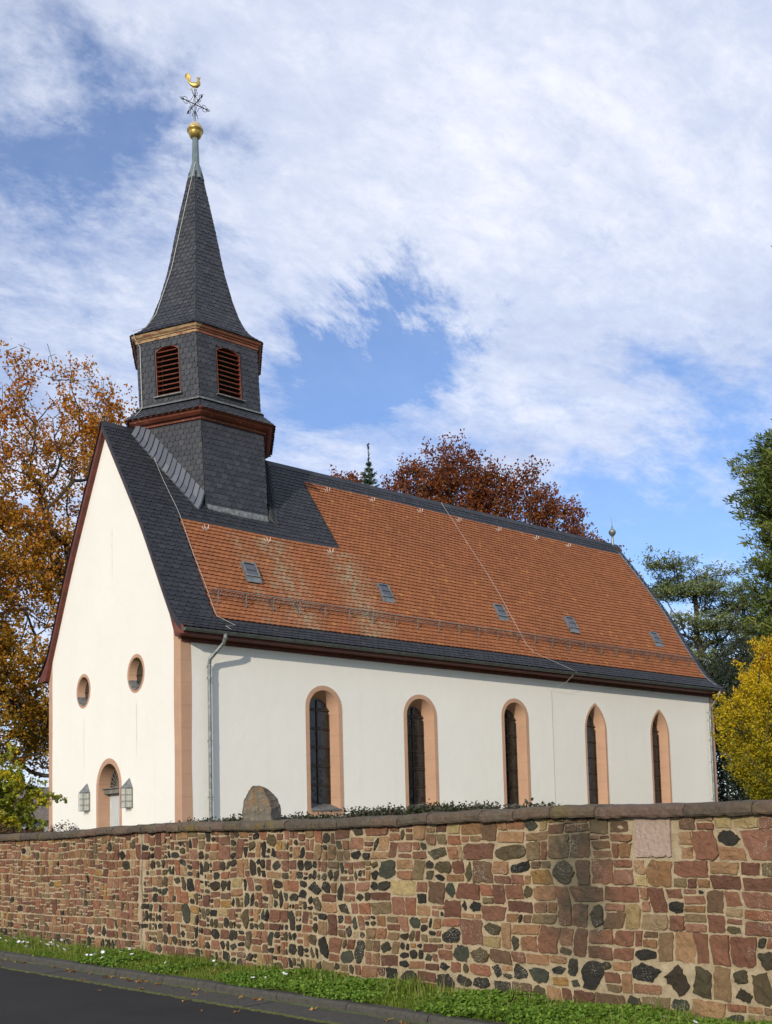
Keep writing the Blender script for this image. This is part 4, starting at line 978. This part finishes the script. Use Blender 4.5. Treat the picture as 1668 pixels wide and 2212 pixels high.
# ================================================================ PLANTS
class Tree: pass
def grow(root,top,tips,rng,rtip=.012,k=2.2,wig=.12,pw=.5,gnarl=.0,bias=.6):
    """joins every tip to the growing skeleton; returns nodes, parents, radii"""
    root=np.array(root,float); top=np.array(top,float); n0=14
    nodes=[root+(top-root)*i/n0+np.array([rng.normal()*wig*.4,rng.normal()*wig*.4,0])*(i>0) for i in range(n0+1)]; par=[-1]+list(range(n0)); plen=[np.linalg.norm(n-root) for n in nodes]
    order=np.argsort([np.linalg.norm(t-(root+top)/2)+rng.normal()*.8 for t in tips])
    arr=np.array(nodes); pl=np.array(plen)
    for i in order:
        t=tips[i]; d=t-arr; dist=np.linalg.norm(d,axis=1); cost=dist+.22*pl+np.where(d[:,2]<0,bias*np.abs(d[:,2]),0)
        cost[:3]+=50
        j=int(np.argmin(cost)); L=dist[j]; ns=max(1,int(L/.45)); prev=j; p0=arr[j]; new=[];npl=[]
        sag=rng.normal(size=3)*wig*L*.35
        for q in range(1,ns+1):
            f=q/ns; p=p0+(t-p0)*f+sag*math.sin(math.pi*f)+np.array([0,0,-.10*L*math.sin(math.pi*f)])+rng.normal(size=3)*wig*.22*(f<1)
            new.append(p); par.append(prev); prev=len(arr)+len(new)-1; npl.append(pl[j]+L*f)
        arr=np.vstack([arr,new]); pl=np.append(pl,npl)
    par=np.array(par); cnt=np.zeros(len(arr)); ch=np.zeros(len(arr))
    for a in par[par>=0]: ch[a]+=1
    w_=(ch==0).astype(float)
    for i in range(len(arr)-1,0,-1): w_[par[i]]+=w_[i]
    rad=rtip*np.power(np.maximum(w_,1),pw)
    return arr,par,rad,w_
def branch_mesh(name,arr,par,rad,material,parent,nside=5,smooth=True,minr=0):
    idx=np.where((par>=0)&(rad>=minr))[0]; A=arr[par[idx]];B=arr[idx]; ra=np.minimum(rad[par[idx]],rad[idx]*1.35); rb=rad[idx]
    t=B-A; L=np.linalg.norm(t,axis=1)[:,None]+1e-9; t=t/L; ref=np.tile([0.,0,1.],(len(t),1)); ref[np.abs(t[:,2])>.9]=[1.,0,0]
    u=np.cross(t,ref); u/=np.linalg.norm(u,axis=1)[:,None]; v=np.cross(t,u); Q=[]
    B=B+t*rb[:,None]*.4
    for k in range(nside):
        a0,a1=2*math.pi*k/nside,2*math.pi*(k+1)/nside
        d0=u*math.cos(a0)+v*math.sin(a0); d1=u*math.cos(a1)+v*math.sin(a1)
        Q.append(np.stack([A+d0*ra[:,None],A+d1*ra[:,None],B+d1*rb[:,None],B+d0*rb[:,None]],1))
    return quads_obj(name,np.concatenate(Q),np.random.default_rng(1).random(len(idx)*nside),material,parent)
def in_ellipsoids(E,n,rng,shell=.35):
    out=[]; wts=np.array([e[3]*e[4]*e[5] for e in E])**.8; wts/=wts.sum()
    for _ in range(n):
        e=E[rng.choice(len(E),p=wts)]; d=rng.normal(size=3); d/=np.linalg.norm(d); r=(shell+(1-shell)*rng.random())**.6
        out.append(np.array(e[:3])+d*r*np.array(e[3:6]))
    return np.array(out)
def broadleaf(name,label,base,topz,E,ntips,nleaf,L,Wd,M,seed,sig=.32,rtip=.011,density=None,rndf=None,group=None,minr=0,cat='tree',up=.25):
    rng=np.random.default_rng(seed); tips=in_ellipsoids(E,ntips,rng)
    t=thing(name,label,cat,base,group)
    arr,par,rad,wt=grow(base,(base[0],base[1],topz),tips,rng,rtip)
    branch_mesh('trunk',arr,par,rad,M_bark,t,5,minr=minr)
    tw=np.where(wt<=4)[0]; pr_=np.ones(len(tw)) if density is None else density(arr[tw],rng); pr_=pr_/pr_.sum()
    # leaves come in clumps around the twigs
    nc=nleaf//14; cc=arr[rng.choice(tw,nc,p=pr_)]+rng.normal(size=(nc,3))*sig*.8
    C=np.repeat(cc,14,0)+rng.normal(size=(nc*14,3))*sig*.42
    rn=rng.random(len(C))*.55+np.repeat(rng.random(nc),14)*.45
    if rndf is not None: rn=rndf(C,rn)
    quads_obj('crown',leafquads(C,L,Wd,rng,up),rn,M,t); return t
# big half-bare beech behind the gable
BX,BY=4.8,19.8
def dB(P,rng): 
    z=P[:,2]; return np.clip(1.0-np.clip((z-15.5)/7.0,0,1)*.88,.06,1)*(.25+np.clip(np.sin(P[:,0]*1.9+P[:,2]*1.3)+np.cos(P[:,1]*1.7-P[:,2]),0,1.4))
def rB(C,r): return np.clip(r*.75+np.clip((C[:,2]-5)/16,0,1)*.42-.05,0,1)
broadleaf('beech_tree','tall orange autumn beech with bare upper twigs behind the white gable',(BX,BY,-1.0),13.5,[(BX-1.2,BY+1.5,9.5,6.2,6.0,5.5),(BX-5.0,BY+3,13.5,5,5,5.5),(BX+1.2,BY,15.5,3.6,3.6,5.2),(BX-.5,BY,19.0,3.6,3.2,3.6),(BX-4.2,BY+2,6.0,5.2,5,3.6),(BX+.0,BY,4.6,2.4,2.4,2.4)],2200,118000,.15,.105,M_beech,5,.34,.0125,dB,rB)
# copper coloured beeches behind the nave roof
def rC(C,r): return np.clip(r*.8+.2-np.clip((C[:,2]-17)/9,0,1)*.25,0,1)
broadleaf('beech_tree','copper brown beech with a wide rounded crown rising behind the middle of the tiled roof',(28.4,21.0,-1),17,[(28.4,21.0,18.4,3.3,3.3,5.0),(29.6,20.0,19.2,2.2,2.2,4.9),(27.2,22,17.4,2.5,2.5,4.6)],1100,36000,.17,.115,M_copper,8,.36,.012,None,rC)
broadleaf('beech_tree','copper brown beech with a thinner crown sloping down towards the far ridge finial',(33.0,17.6,-1),16,[(32.2,17.9,18.0,2.6,2.6,4.9),(33.9,16.2,15.6,2.7,2.7,4.9),(35.3,14.3,13.6,1.7,1.7,3.6),(31.0,19.3,18.0,2.0,2.0,4.4)],1100,32000,.17,.115,M_copper,9,.36,.012,None,rC)
broadleaf('shrubby_beech','small rust coloured treetop left of the spruce tip above the ridge',(24.6,24.9,-1),16,[(24.3,25.0,19.5,2.6,2.6,2.6),(27.0,23.5,18.6,2.2,2.0,2.2)],240,12000,.19,.13,M_copper,10,.32,.012,None,rC)
# spruce leader
def conifer(name,label,base,H,r0,M,seed,whorl=.42,needle=.09,pitch=.3,cut=0.0,dens=1.0,cat='tree'):
    rng=np.random.default_rng(seed); t=thing(name,label,cat,base); b=np.array(base,float)
    arr=[b]; par=[-1]; rad=[.02*H*.6]; n=30
    for i in range(1,n+1): arr.append(b+np.array([rng.normal()*.01,rng.normal()*.01,H*i/n])); par.append(i-1); rad.append(max(.012,.012*H*(1-i/n)))
    C=[];A=[]; z=H*cut
    while z<H*.952:
        f=max(0.0,1-z/(H*.955)); Lb=r0*f**.85*(1+.28*rng.normal())+.05; nb=6
        for k in range(nb):
            a=2*math.pi*(k+rng.random()*.5)/nb; d=np.array([math.cos(a),math.sin(a),-pitch*min(1,f*2.2)+.25]); d/=np.linalg.norm(d); j0=min(n,int(z/H*n)); p0=b+np.array([0,0,z]); m_=max(2,int(Lb/.25)); prev=j0
            for q in range(1,m_+1):
                p=p0+d*Lb*q/m_+np.array([0,0,.10*Lb*(q/m_)**2]); arr.append(p); par.append(prev); rad.append(max(.006,.02*f*(1-q/m_)+.006)); prev=len(arr)-1
                nn=int(22*dens*(1.2-q/m_*.4)); sd=rng.choice([-1,1],nn)[:,None]*np.array([-d[1],d[0],0.0]); off=rng.random(nn)[:,None]*Lb*.30*(1.1-q/m_)
                c=p+sd*off-d*rng.random(nn)[:,None]*Lb/m_+rng.normal(size=(nn,3))*.03; C.append(c); A.append(sd*.8+d*1.0+np.array([0,0,-.15]))
        z+=whorl*(.6+.4*f)
    for q in range(26): C.append((b+np.array([0,0,H*(1-.10*q/26)]))[None]+rng.normal(size=(3,3))*.015); A.append(np.tile([0,0,1.],(3,1))+rng.normal(size=(3,3))*.6)
    branch_mesh('trunk',np.array(arr),np.array(par),np.array(rad),M_bark,t,5)
    C=np.vstack(C);A=np.vstack(A); quads_obj('crown',leafquads(C,needle*2.2,needle*.55,rng,.2,A),rng.random(len(C)),M,t)
conifer('spruce_tree','slim blue green spruce tip above the slate ridge',(21.7,19.1,-1),22.6,4.0,M_spruce,4,.56,.13,.15,.72,.6)
# wide cedar-like pine with layered foliage
def layered(name,label,base,plates,M,seed,nl,cat='tree',needle=(.20,.06)):
    rng=np.random.default_rng(seed); t=thing(name,label,cat,base); tips=[]; C=[]
    for (x,y,z,rx,ry,rz) in plates:
        n=max(6,int(rx*ry*14)); a=rng.random(n)*2*math.pi; r=np.sqrt(rng.random(n)); tt=np.stack([x+rx*r*np.cos(a),y+ry*r*np.sin(a),z-rz*.2+rng.normal(size=n)*rz*.25],1); tips.append(tt)
        m_=int(nl*rx*ry); m0=m_//16; j=rng.integers(0,n,m0); cc=tt[j]+rng.normal(size=(m0,3))*np.array([.32,.32,.13])+np.array([0,0,rz*.25]); C.append(np.repeat(cc,16,0)+rng.normal(size=(m0*16,3))*np.array([.16,.16,.10]))
    tips=np.vstack(tips); arr,par,rad,wt=grow(base,(base[0],base[1],max(p[2] for p in plates)-.6),tips,rng,.013,pw=.52,wig=.16,bias=.25)
    branch_mesh('trunk',arr,par,rad,M_bark,t,5)
    C=np.vstack(C); quads_obj('crown',leafquads(C,needle[0],needle[1],rng,.8),rng.random(len(C)),M,t)
rr=random.Random(31); PLT=[]
for (dx,z,r) in [(-1.6,15.9,1.4),(.2,16.2,1.5),(1.7,15.4,1.3),(-.6,14.6,1.8),(-2.6,13.9,1.5),(1.2,13.9,1.9),(3.0,13.6,1.7),(4.6,14.6,1.3),(-2.2,12.2,1.8),(.3,12.3,2.0),(2.6,11.9,2.0),(4.8,12.4,1.7),(-2.6,10.4,2.0),(.0,10.3,2.2),(2.8,9.8,2.2),(5.2,10.2,2.0),(-2.4,8.5,2.2),(.6,8.2,2.4),(3.4,7.8,2.4),(6.0,8.2,2.2),(-1.6,6.6,2.4),(1.8,6.0,2.6),(5,5.8,2.5)]:
    # plates spread across the viewing direction and in depth
    
    for _ in range(2): PLT.append((39.6+dx*.72+rr.uniform(-1.2,1.2)+(.8 if _ else 0),11.2-dx*.62+rr.uniform(-1.2,1.2)+(.9 if _ else 0),z-.35+rr.uniform(-.45,.45)-(.6 if _ else 0),r*.95,r*.95,.6))
layered('cedar_tree','dark green cedar with layered flat boughs beyond the far end of the roof',(40.0,11.0,-1),PLT,M_cedar,12,520)
rng_=np.random.default_rng(40)
def bushy(name,label,base,E,M,n,L,Wd,seed,cat='shrub',up=.3,group=None,stems=120,axis=None,rtip=.006,sig=.10,shell=.55,rndf=None):
    rng=np.random.default_rng(seed); t=thing(name,label,cat,base,group); tips=in_ellipsoids(E,stems,rng,.3); tips=tips[tips[:,2]>base[2]+.02]
    arr,par,rad,wt=grow(base,(base[0],base[1],base[2]+(max(e[2]+e[5]*.4 for e in E)-base[2])*.7),tips,rng,rtip); branch_mesh('stem',arr,par,rad,M_bark,t,4)
    nc=n//12; P=in_ellipsoids(E,nc,rng,shell); C=np.repeat(P,12,0)+rng.normal(size=(nc*12,3))*sig
    C=C[C[:,2]>base[2]]; rn=rng.random(len(C)); 
    if rndf is not None: rn=rndf(C,rn)
    quads_obj('foliage',leafquads(C,L,Wd,rng,up,None if axis is None else np.tile(axis,(len(C),1))),rn,M,t)
bushy('yew_tree','dark yew mass in shade behind the yellow hornbeam',(30.5,1.5,-.7),[(30.4,2.4,3.0,3.2,2.8,5.6),(33.5,-1.2,3.0,3.2,2.8,4.6),(34.5,3.8,5,3.2,3,5.4)],M_yew,80000,.17,.07,14,'tree',.2,None,300,None,.02,.22,.35)
# thuja column at the right edge
def thuja():
    rng=np.random.default_rng(15); base=(19.62,-7.47,-.7); t=thing('thuja_tree','tall dark green thuja column at the right edge beside the yellow hornbeam','tree',base)
    H=22.5; b=np.array(base); arr=[b];par=[-1];rad=[.3]; n=40
    for i in range(1,n+1): arr.append(b+np.array([0,0,H*i/n])); par.append(i-1); rad.append(.3*(1-i/n)+.02)
    C=[];A=[]
    def R_(z): 
        f=z/H; return float(np.interp(z,[0,4,7,10,12.2,13.4,14.2,15.2,17.5,20,21.5],[2.0,2.25,2.2,2.25,2.5,1.7,.70,.42,.40,.36,.15]))*.93
    for _ in range(1250):
        z=H*rng.random()**1.15; a=rng.random()*2*math.pi; rr_=R_(z)*(1+.16*rng.normal()+.10*math.sin(a*3+z*1.1)); d=np.array([math.cos(a),math.sin(a),.50+.2*rng.random()]); d/=np.linalg.norm(d)
        p0=b+np.array([0,0,z-.35*rr_]); p0[2]=max(p0[2],b[2]+.1); j0=min(n,max(0,int((p0[2]-b[2])/H*n))); prev=j0; m_=6
        for q in range(1,m_+1):
            p=p0+d*rr_*q/m_; arr.append(p); par.append(prev); rad.append(.022*(1.1-q/m_)); prev=len(arr)-1
            if q>=3:
                nn=46; s_=rng.normal(size=(nn,3))*np.array([.17,.17,.13])*(1.25-.5*(q/m_)); c=p+s_; C.append(c); A.append(np.tile(d+np.array([0,0,.15]),(nn,1))+s_*3.5)
    branch_mesh('trunk',np.array(arr),np.array(par),np.array(rad),M_bark,t,4)
    C=np.vstack(C);A=np.vstack(A); rn=np.clip(rng.random(len(C))*.6+.4*(np.sin(C[:,2]*2.3+C[:,0]*1.7)>.4),0,1)
    quads_obj('crown',leafquads(C,.21,.045,rng,.0,A),rn,M_thuja,t)
thuja()
# golden hornbeam
def hornbeam():
    rng=np.random.default_rng(16); base=(16.3,-7.95,-.7); t=thing('hornbeam_tree','bright yellow upright hornbeam beside the far corner of the church','tree',base)
    cx,cy=16.3,-7.95; prof=lambda z: float(np.interp(z,[.3,.9,1.7,2.6,3.4,4.2,5.0,5.8],[.45,1.15,1.75,2.12,2.15,1.72,1.05,.25]))
    tips=[]
    for _ in range(560):
        z=.4+5.4*rng.random(); a=rng.random()*6.283; r=prof(z)*(1+.09*math.sin(a*4+z*2)+.07*rng.normal())*(.35+.65*rng.random()**.4); tips.append((cx+r*math.cos(a),cy+r*math.sin(a),z))
    for _ in range(70):
        z=2.0+3.4*rng.random(); a=rng.random()*6.283; r=prof(z)*1.04; tips.append((cx+r*math.cos(a),cy+r*math.sin(a),z+.35+.25*rng.random()))
    tips=np.array(tips); arr,par,rad,wt=grow(base,(cx,cy,2.6),tips,rng,.0032,bias=2.5); branch_mesh('trunk',arr,par,rad,M_bark,t,5)
    C=[];A=[]
    for p in tips:
        o=np.array([cx,cy,p[2]-1.4]); d=p-o; d/=np.linalg.norm(d); n=84; f=rng.random(n)**.8; c=p-d*(f*.62)[:,None]+rng.normal(size=(n,3))*(.035+.09*f)[:,None]; C.append(c); A.append(np.tile(d,(n,1))+rng.normal(size=(n,3))*.4)
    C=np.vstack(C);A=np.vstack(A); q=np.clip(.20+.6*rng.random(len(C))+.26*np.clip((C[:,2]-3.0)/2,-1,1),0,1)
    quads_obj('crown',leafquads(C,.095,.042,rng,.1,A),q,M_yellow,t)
hornbeam()
# small trees and shrubs by the left end of the wall
def rY(C,r): return np.clip(r*.8+.25*(np.sin(C[:,0]*5+C[:,2]*6)>.2),0,1)
broadleaf('young_maple','small yellow green tree overlapping the left corner of the church',(-5.5,-1.0,-.7),1.2,[(-5.3,-1.15,.85,.85,.85,.95),(-4.75,-1.5,1.15,.50,.45,.42),(-6.0,-.8,.9,.9,.9,1.0),(-4.35,-1.72,1.0,.34,.2,.12),(-5.0,-1.35,1.85,.22,.22,.45),(-4.85,-1.45,.2,.6,.5,.6)],560,21000,.085,.055,M_ygreen,17,.085,.0045,None,rY,None,0,'tree',.3)
bushy('barberry_shrub','low dark red shrub poking above the coping at the foot of the yellow green tree',(-5.55,-4.4,-.7),[(-5.65,-4.3,-.1,.62,.62,.36),(-5.05,-4.62,.17,.34,.26,.20),(-6.1,-4.0,.0,.5,.5,.40)],M_darkred,5200,.05,.026,18,'shrub',.3,None,90,None,.004,.035)
def hedge(label,a0,a1,u,zt,half,seed,n,rise=.0):
    rng=np.random.default_rng(seed); p0=wp((a0+a1)/2,u,-.65); t=thing('clipped_hedge',label,'hedge',p0)
    m_=n//10; a=a0+(a1-a0)*rng.random(m_); uu=u+half*(2*rng.random(m_)-1); z=-.6+(zt+.60)*rng.random(m_)**.45; ends=np.clip(np.minimum(a-a0,a1-a)/.35,.45,1); z=-.6+(z+.6)*(.86+.14*ends)+.022*np.sin(a*7)+.012*np.sin(a*19)
    P=np.array([wp(x,y,q) for x,y,q in zip(a,uu,z)]); C=np.repeat(P,10,0)+rng.normal(size=(m_*10,3))*.028
    sh=rng.random(m_)<.05; extra=P[sh & (z>zt-.15)]; extra=np.repeat(extra,8,0)+rng.random((len(extra)*8,1))*np.array([[0,0,.11]])+rng.normal(size=(len(extra)*8,3))*.010
    C=np.vstack([C,extra]); quads_obj('foliage',leafquads(C,.042,.024,rng,.25),rng.random(len(C)),M_hedge,t)
    mb=MB(); 
    for i in range(int((a1-a0)/.12)): 
        x=a0+.06+i*.12; mb.tube([wp(x,u,-.7),wp(x+rng.normal()*.04,u+rng.normal()*.05,zt-.12)],[.008,.004],4,False)
    mb.build('stems',M_bark,t)
hedge('low dark hedge behind the coping at both sides of the grey standing stone',6.1,9.9,2.0,.238,.30,21,30000)
hedge('taller dark green hedge under the first two nave windows',3.6,6.35,2.3,.288,.34,22,30000)
hedge('thin low hedge tapering off below the second nave window',2.7,3.75,2.3,.265,.30,26,9000)
# grey standing stone
def standing():
    base=(-5.66,-12.92,-.65); t_=None
    mb=MB(); D=Vector((.776,-.63,0)).normalized(); Nn=Vector((-.63,-.776,0)).normalized(); b=Vector((base[0],base[1],0))
    F=[(-.205,-.65),(-.207,-.3),(-.200,.18),(-.198,.30),(-.186,.42),(-.176,.49),(-.150,.535),(-.118,.60),(-.082,.655),(-.058,.682),(-.01,.686),(.045,.684),(.078,.668),(.098,.60),(.112,.545),(.150,.46),(.172,.40),(.178,.36),(.182,.1),(.186,-.65)]
    Fb=[(-.17,-.65),(-.17,-.3),(-.165,.18),(-.155,.30),(-.14,.42),(-.13,.48),(-.10,.53),(-.07,.59),(-.03,.64),(-.01,.665),(.03,.67),(.07,.668),(.125,.645),(.175,.60),(.218,.555),(.252,.52),(.262,.48),(.285,.43),(.300,.38),(.303,-.65)]
    rg=random.Random(4); rows=[]
    sub=lambda L:[tuple(L[i][k]*(1-f)+L[i+1][k]*f for k in (0,1)) for i in range(len(L)-1) for f in (0,.34,.67)]+[L[-1]]
    Fs,Bs=sub(F),sub(Fb)
    for t,dp in ((0,.14),(.12,.155),(.5,.02),(1,-.14)):
        rows.append([tuple(b+D*(x0*(1-t)+x1*t+rg.uniform(-.005,.005))+Nn*(dp*.85-.05*(z0>.35)*(z0-.35)*2+rg.uniform(-.006,.006))+Vector((0,0,z0*(1-t)+z1*t+rg.uniform(-.005,.005)))) for (x0,z0),(x1,z1) in zip(Fs,Bs)])
    mb.grid(rows)
    # front and back faces as lofted strips between left and right outline
    n_=len(Fs)//2
    for R_i in (0,-1):
        r_=rows[R_i]; L_=r_[:n_]; Rr=r_[::-1][:n_]
        G=[[tuple(Vector(a_).lerp(Vector(c_),f)+Nn*((.012 if R_i==0 else -.012)*math.sin(math.pi*f)+rg.uniform(-.004,.004)*(0<f<1))) for f in (0,.2,.4,.6,.8,1)] for a_,c_ in zip(L_,Rr)]; mb.grid(G)
        mb.face([r_[n_-1],r_[n_],r_[len(r_)-n_]] if len(r_)%2 else [L_[-1],r_[n_],Rr[-1],L_[-1]][:3])
    def f(g):
        n=g.noise(g.co,13,8,.75); col=g.ramp(n,[(.3,(.10,.085,.062)),(.55,(.18,.155,.115)),(.75,(.27,.245,.19))])
        sx=g.n('ShaderNodeSeparateXYZ'); g.set(sx,0,g.co); hi=g.math('MULTIPLY',g.math('SUBTRACT',sx.outputs[2],.95),3.2,clamp=True)
        o=g.math('MULTIPLY',hi,g.ramp(g.noise(g.co,7,6,.7),[(.42,0),(.58,1)])); col=g.mix(g.math('MULTIPLY',o,.8),col,(.26,.13,.035))
        st=g.ramp(g.noise(scaled(g,(9,9,.9)),2.2,5,.6),[(.5,0),(.62,1)]); col=g.mix(g.math('MULTIPLY',st,.40),col,(.055,.05,.036))
        g.set(g.b,'Base Color',col); g.set(g.b,'Roughness',.93); bump(g,n,.02)
    o=mb.build('standing_stone',mat('lichen_stone',f),None,False,(base[0],base[1],base[2]+EYE)); tag(o,'weathered grey standing stone with orange lichen on its broken top behind the wall','gravestone')
standing()
# a half bare tree across the lane (left of the view): its shadow falls on the foot of the gable
broadleaf('street_tree','slender tree standing across the lane left of the view',(-17.3,-1.5,-1.62),6.4,[(-17.3,-1.3,6.3,.5,.5,1.2),(-17.3,-2.3,6.0,.5,.6,1.3),(-17.3,-.5,6.2,.3,.3,1.1),(-17.3,-1.5,5.0,.8,1.2,.8)],260,3200,.11,.075,M_ygreen,51,.16,.008)
# distant house
def house():
    t=thing('house','low white house with a brown roof far behind the yellow green tree','house',(19.5,62,-1.0))
    mb=MB(); mb.box((20.5,63,.3),(12,8,3.2)); mb.build('wall',simple('pale_render',(.42,.43,.45),(.50,.51,.52),2,.9,0,10,0),t)
    mb=MB(); 
    for s_ in (1,-1): mb.grid([[(14,63-s_*4.7,1.75),(27,63-s_*4.7,1.75)],[(14,63,4.7),(27,63,4.7)]])
    for x in (14.2,26.8): mb.face([(x,59,1.9),(x,67,1.9),(x,63,4.6)])
    mb.build('roof',simple('brown_roof',(.12,.095,.075),(.20,.16,.13),3,.9,0,10,0),t)
house()
# ================================================================ VERGE
def verge():
    rng=np.random.default_rng(61)
    def P(a,u,z): return np.stack([W0.x+WT.x*a+WN.x*u,W0.y+WT.y*a+WN.y*u,z],1)
    n=72000; a=-2.2+17*rng.random(n)**1.25; u=-.70+.70*rng.random(n); dens=np.sin(a*3.1)+np.sin(a*7.7+u*5)+.8*np.sin(u*9+a*1.3)
    h=(.035+.045*rng.random(n))*(1+.30*dens*.5)*(1+.5*(u>-.16)*rng.random(n)); h*=1+1.1*((np.sin(a*9.3)+np.sin(a*23.1+1)+np.sin(a*4.1+2))>1.35)*(u>-.30)*rng.random(n); h*=np.clip((u+.76)/.16,.45,1); z0=-1.545+.06*np.clip((u+.7)/.7,0,1)
    b=P(a,u,z0); ang=rng.random(n)*6.283; lean=rng.normal(size=n)*.35
    d=np.stack([np.cos(ang)*lean,np.sin(ang)*lean,np.ones(n)],1); d/=np.linalg.norm(d,axis=1)[:,None]; wv=np.stack([np.sin(ang),-np.cos(ang),0*ang],1)*(.0026+.0026*rng.random(n))[:,None]
    tip=b+d*h[:,None]; mid=b+d*h[:,None]*.55
    V=np.stack([b-wv,b+wv,mid+wv*.9,tip+wv*.05],1); V[:,3]=tip
    V=np.stack([b-wv,b+wv,tip+wv*.25+np.stack([d[:,0],d[:,1],0*d[:,0]],1)*.02,tip-wv*.25+np.stack([d[:,0],d[:,1],0*d[:,0]],1)*.02],1)
    r=rng.random(n)**1.1*.95+.10*(dens<-1.2); base=wp(3,-.4,0); o=quads_obj('grass',V,r,M_grass,None,(base[0],base[1],0)); tag(o,kind='stuff')
    # clover and herb leaves
    n=42000; a=-2.2+15*rng.random(n)**1.45; u=-.72+.70*rng.random(n); mask=(np.sin(a*1.7+1)+np.sin(a*4.3)+rng.normal(size=n)*.7+(4-a)*.22)>.0; a=a[mask];u=u[mask]; n=len(a)
    c=P(a,u,-1.505+.06*np.clip((u+.7)/.7,0,1)+.060*rng.random(n)*np.clip(1.1-(a-2)*.06,.4,1.1)+.018*np.sin(a*5+u*8)); C=np.repeat(c,3,0)+rng.normal(size=(n*3,3))*np.array([.010,.010,.003])
    V=leafquads(C,.028,.026,rng,1.8); o=quads_obj('clover',V,rng.random(len(C)),M_clover,None,(base[0],base[1],0)); tag(o,kind='stuff')
verge()
def daisies():
    rng=random.Random(62); spots=[]
    for _ in range(46): spots.append((rng.uniform(9.2,12.6),rng.uniform(-.62,-.04)))
    for _ in range(14): spots.append((rng.uniform(6.8,9.2),rng.uniform(-.6,-.05)))
    for _ in range(16): spots.append((rng.uniform(-1.2,6.5),rng.uniform(-.6,-.1)))
    proto=None
    for i,(a,u) in enumerate(spots):
        p=wp(a,u,-1.51+.06*min(1,max(0,(u+.7)/.7)))
        if proto is None:
            t=thing('daisy','small white daisy in the grass verge below the rubble wall','flower',p,'white daisies in the verge')
            mb=MB(); b=Vector((p[0],p[1],p[2]))
            for k in range(8):
                q=2*math.pi*k/8; d=Vector((math.cos(q),math.sin(q),.15)); s_=Vector((-math.sin(q),math.cos(q),0)); c_=b+Vector((0,0,.075)); mb.face([c_,c_+d*.008+s_*.004,c_+d*.016,c_+d*.008-s_*.004])
            mb.build('petals',M_petal,t); mb=MB(); mb.tube([b,b+Vector((.003,.002,.073))],.0012,4,False); mb.build('stalk',M_grass,t)
            proto=t
        else:
            c=proto.copy(); COL.objects.link(c); c.location=(p[0],p[1],p[2]+EYE); c.rotation_euler=(rng.uniform(-.5,.5),rng.uniform(-.9,.1),rng.uniform(0,6)); s=rng.uniform(1.2,2.0); c.scale=(s,s,rng.uniform(.9,1.5))
            for ch in list(proto.children):
                d=ch.copy(); COL.objects.link(d); d.parent=c
        # single label true of all of them
daisies()
def fallen():
    rng=random.Random(63); k=0
    protos=[]
    def leafmesh(seed):
        r=random.Random(seed); mb=MB(); mb.cr=r.random(); n=11; pts=[]
        for i in range(n):
            t=2*math.pi*i/n; rr=.030*(1+.38*math.cos(5*t)+.15*math.cos(2*t))*r.uniform(.85,1.15); x,y=rr*math.cos(t)*1.15,rr*math.sin(t)*.85; pts.append((x,y,.010*math.sin(x*90+seed)+.014*abs(y)/.03*r.uniform(.3,1.3)))
        for i in range(n): mb.face([(0,0,.002),pts[i],pts[(i+1)%n]])
        mb.tube([(-.03,0,.004),(-.055,.005,.010)],.0012,4,False)
        return mb
    spots=[]
    for _ in range(62):
        a=rng.triangular(-1,13,8.5); spots.append((a,-.80-abs(rng.gauss(0,.05))-.012))
    for _ in range(9): spots.append((rng.uniform(2,12),rng.uniform(-1.6,-.9)))
    for _ in range(10): spots.append((rng.uniform(1,9),rng.uniform(-.68,-.25)))
    for i,(a,u) in enumerate(spots):
        z=-1.583 if u>-1.19 and u<-.7 else (-1.578 if u<-1.19 else -1.47)
        if u<-1.19: z=-1.565-.035*(u+4)/2.82+.006
        p=wp(a,u,z); b=(p[0],p[1],p[2]+EYE)
        if i<6:
            mb=leafmesh(i); me_o=mb.build('fallen_leaf',M_fallen,None); 
            # built at the origin in eye space: bring it back to local coordinates
            for v in me_o.data.vertices: v.co.z-=EYE
            protos.append(me_o); o=me_o
        else:
            o=protos[i%6].copy(); COL.objects.link(o)
        o.location=b; s=rng.uniform(.4,1.0); o.scale=(s,s,s*rng.uniform(.8,1.7)); o.rotation_euler=(rng.uniform(-.35,.35),rng.uniform(-.35,.35),rng.uniform(0,6.28))
        where=0 if (-1.19<u<-.7) else 1 if u<-1.19 else 2
        tag(o,['dry curled brown leaf lying in the gutter along the kerb','dry curled brown leaf lying on the dark asphalt','dry curled brown leaf lying in the green verge'][where],'leaf',['fallen leaves in the gutter','fallen leaves on the asphalt','fallen leaves in the verge'][where])
fallen()
# taller dry stalks and dandelions in the verge
def stalks():
    rng=random.Random(64)
    mb=MB()
    for _ in range(260):
        a=rng.choice([rng.uniform(-1.5,1.8),rng.uniform(2,5),rng.uniform(8,11)]); u=rng.uniform(-.5,-.03); z=-1.50+.05*(u+.7); p=Vector(wp(a,u,z)); h=rng.uniform(.08,.22); d=Vector((rng.gauss(0,.12),rng.gauss(0,.12),1))
        mb.cr=rng.uniform(.9,1); mb.tube([p,p+d*h*.5,p+d*h+Vector((rng.gauss(0,.02),rng.gauss(0,.02),0))],[.0016,.0014,.0008],3,False)
        for k in range(4): q=p+d*h*(.7+.09*k); mb.face([q,q+Vector((.006,.004,.006)),q+Vector((0,.002,.014))])
    o=mb.build('dry_stalks',M_grass,None,False,wp(3,-.4,0)); tag(o,kind='stuff')
stalks()
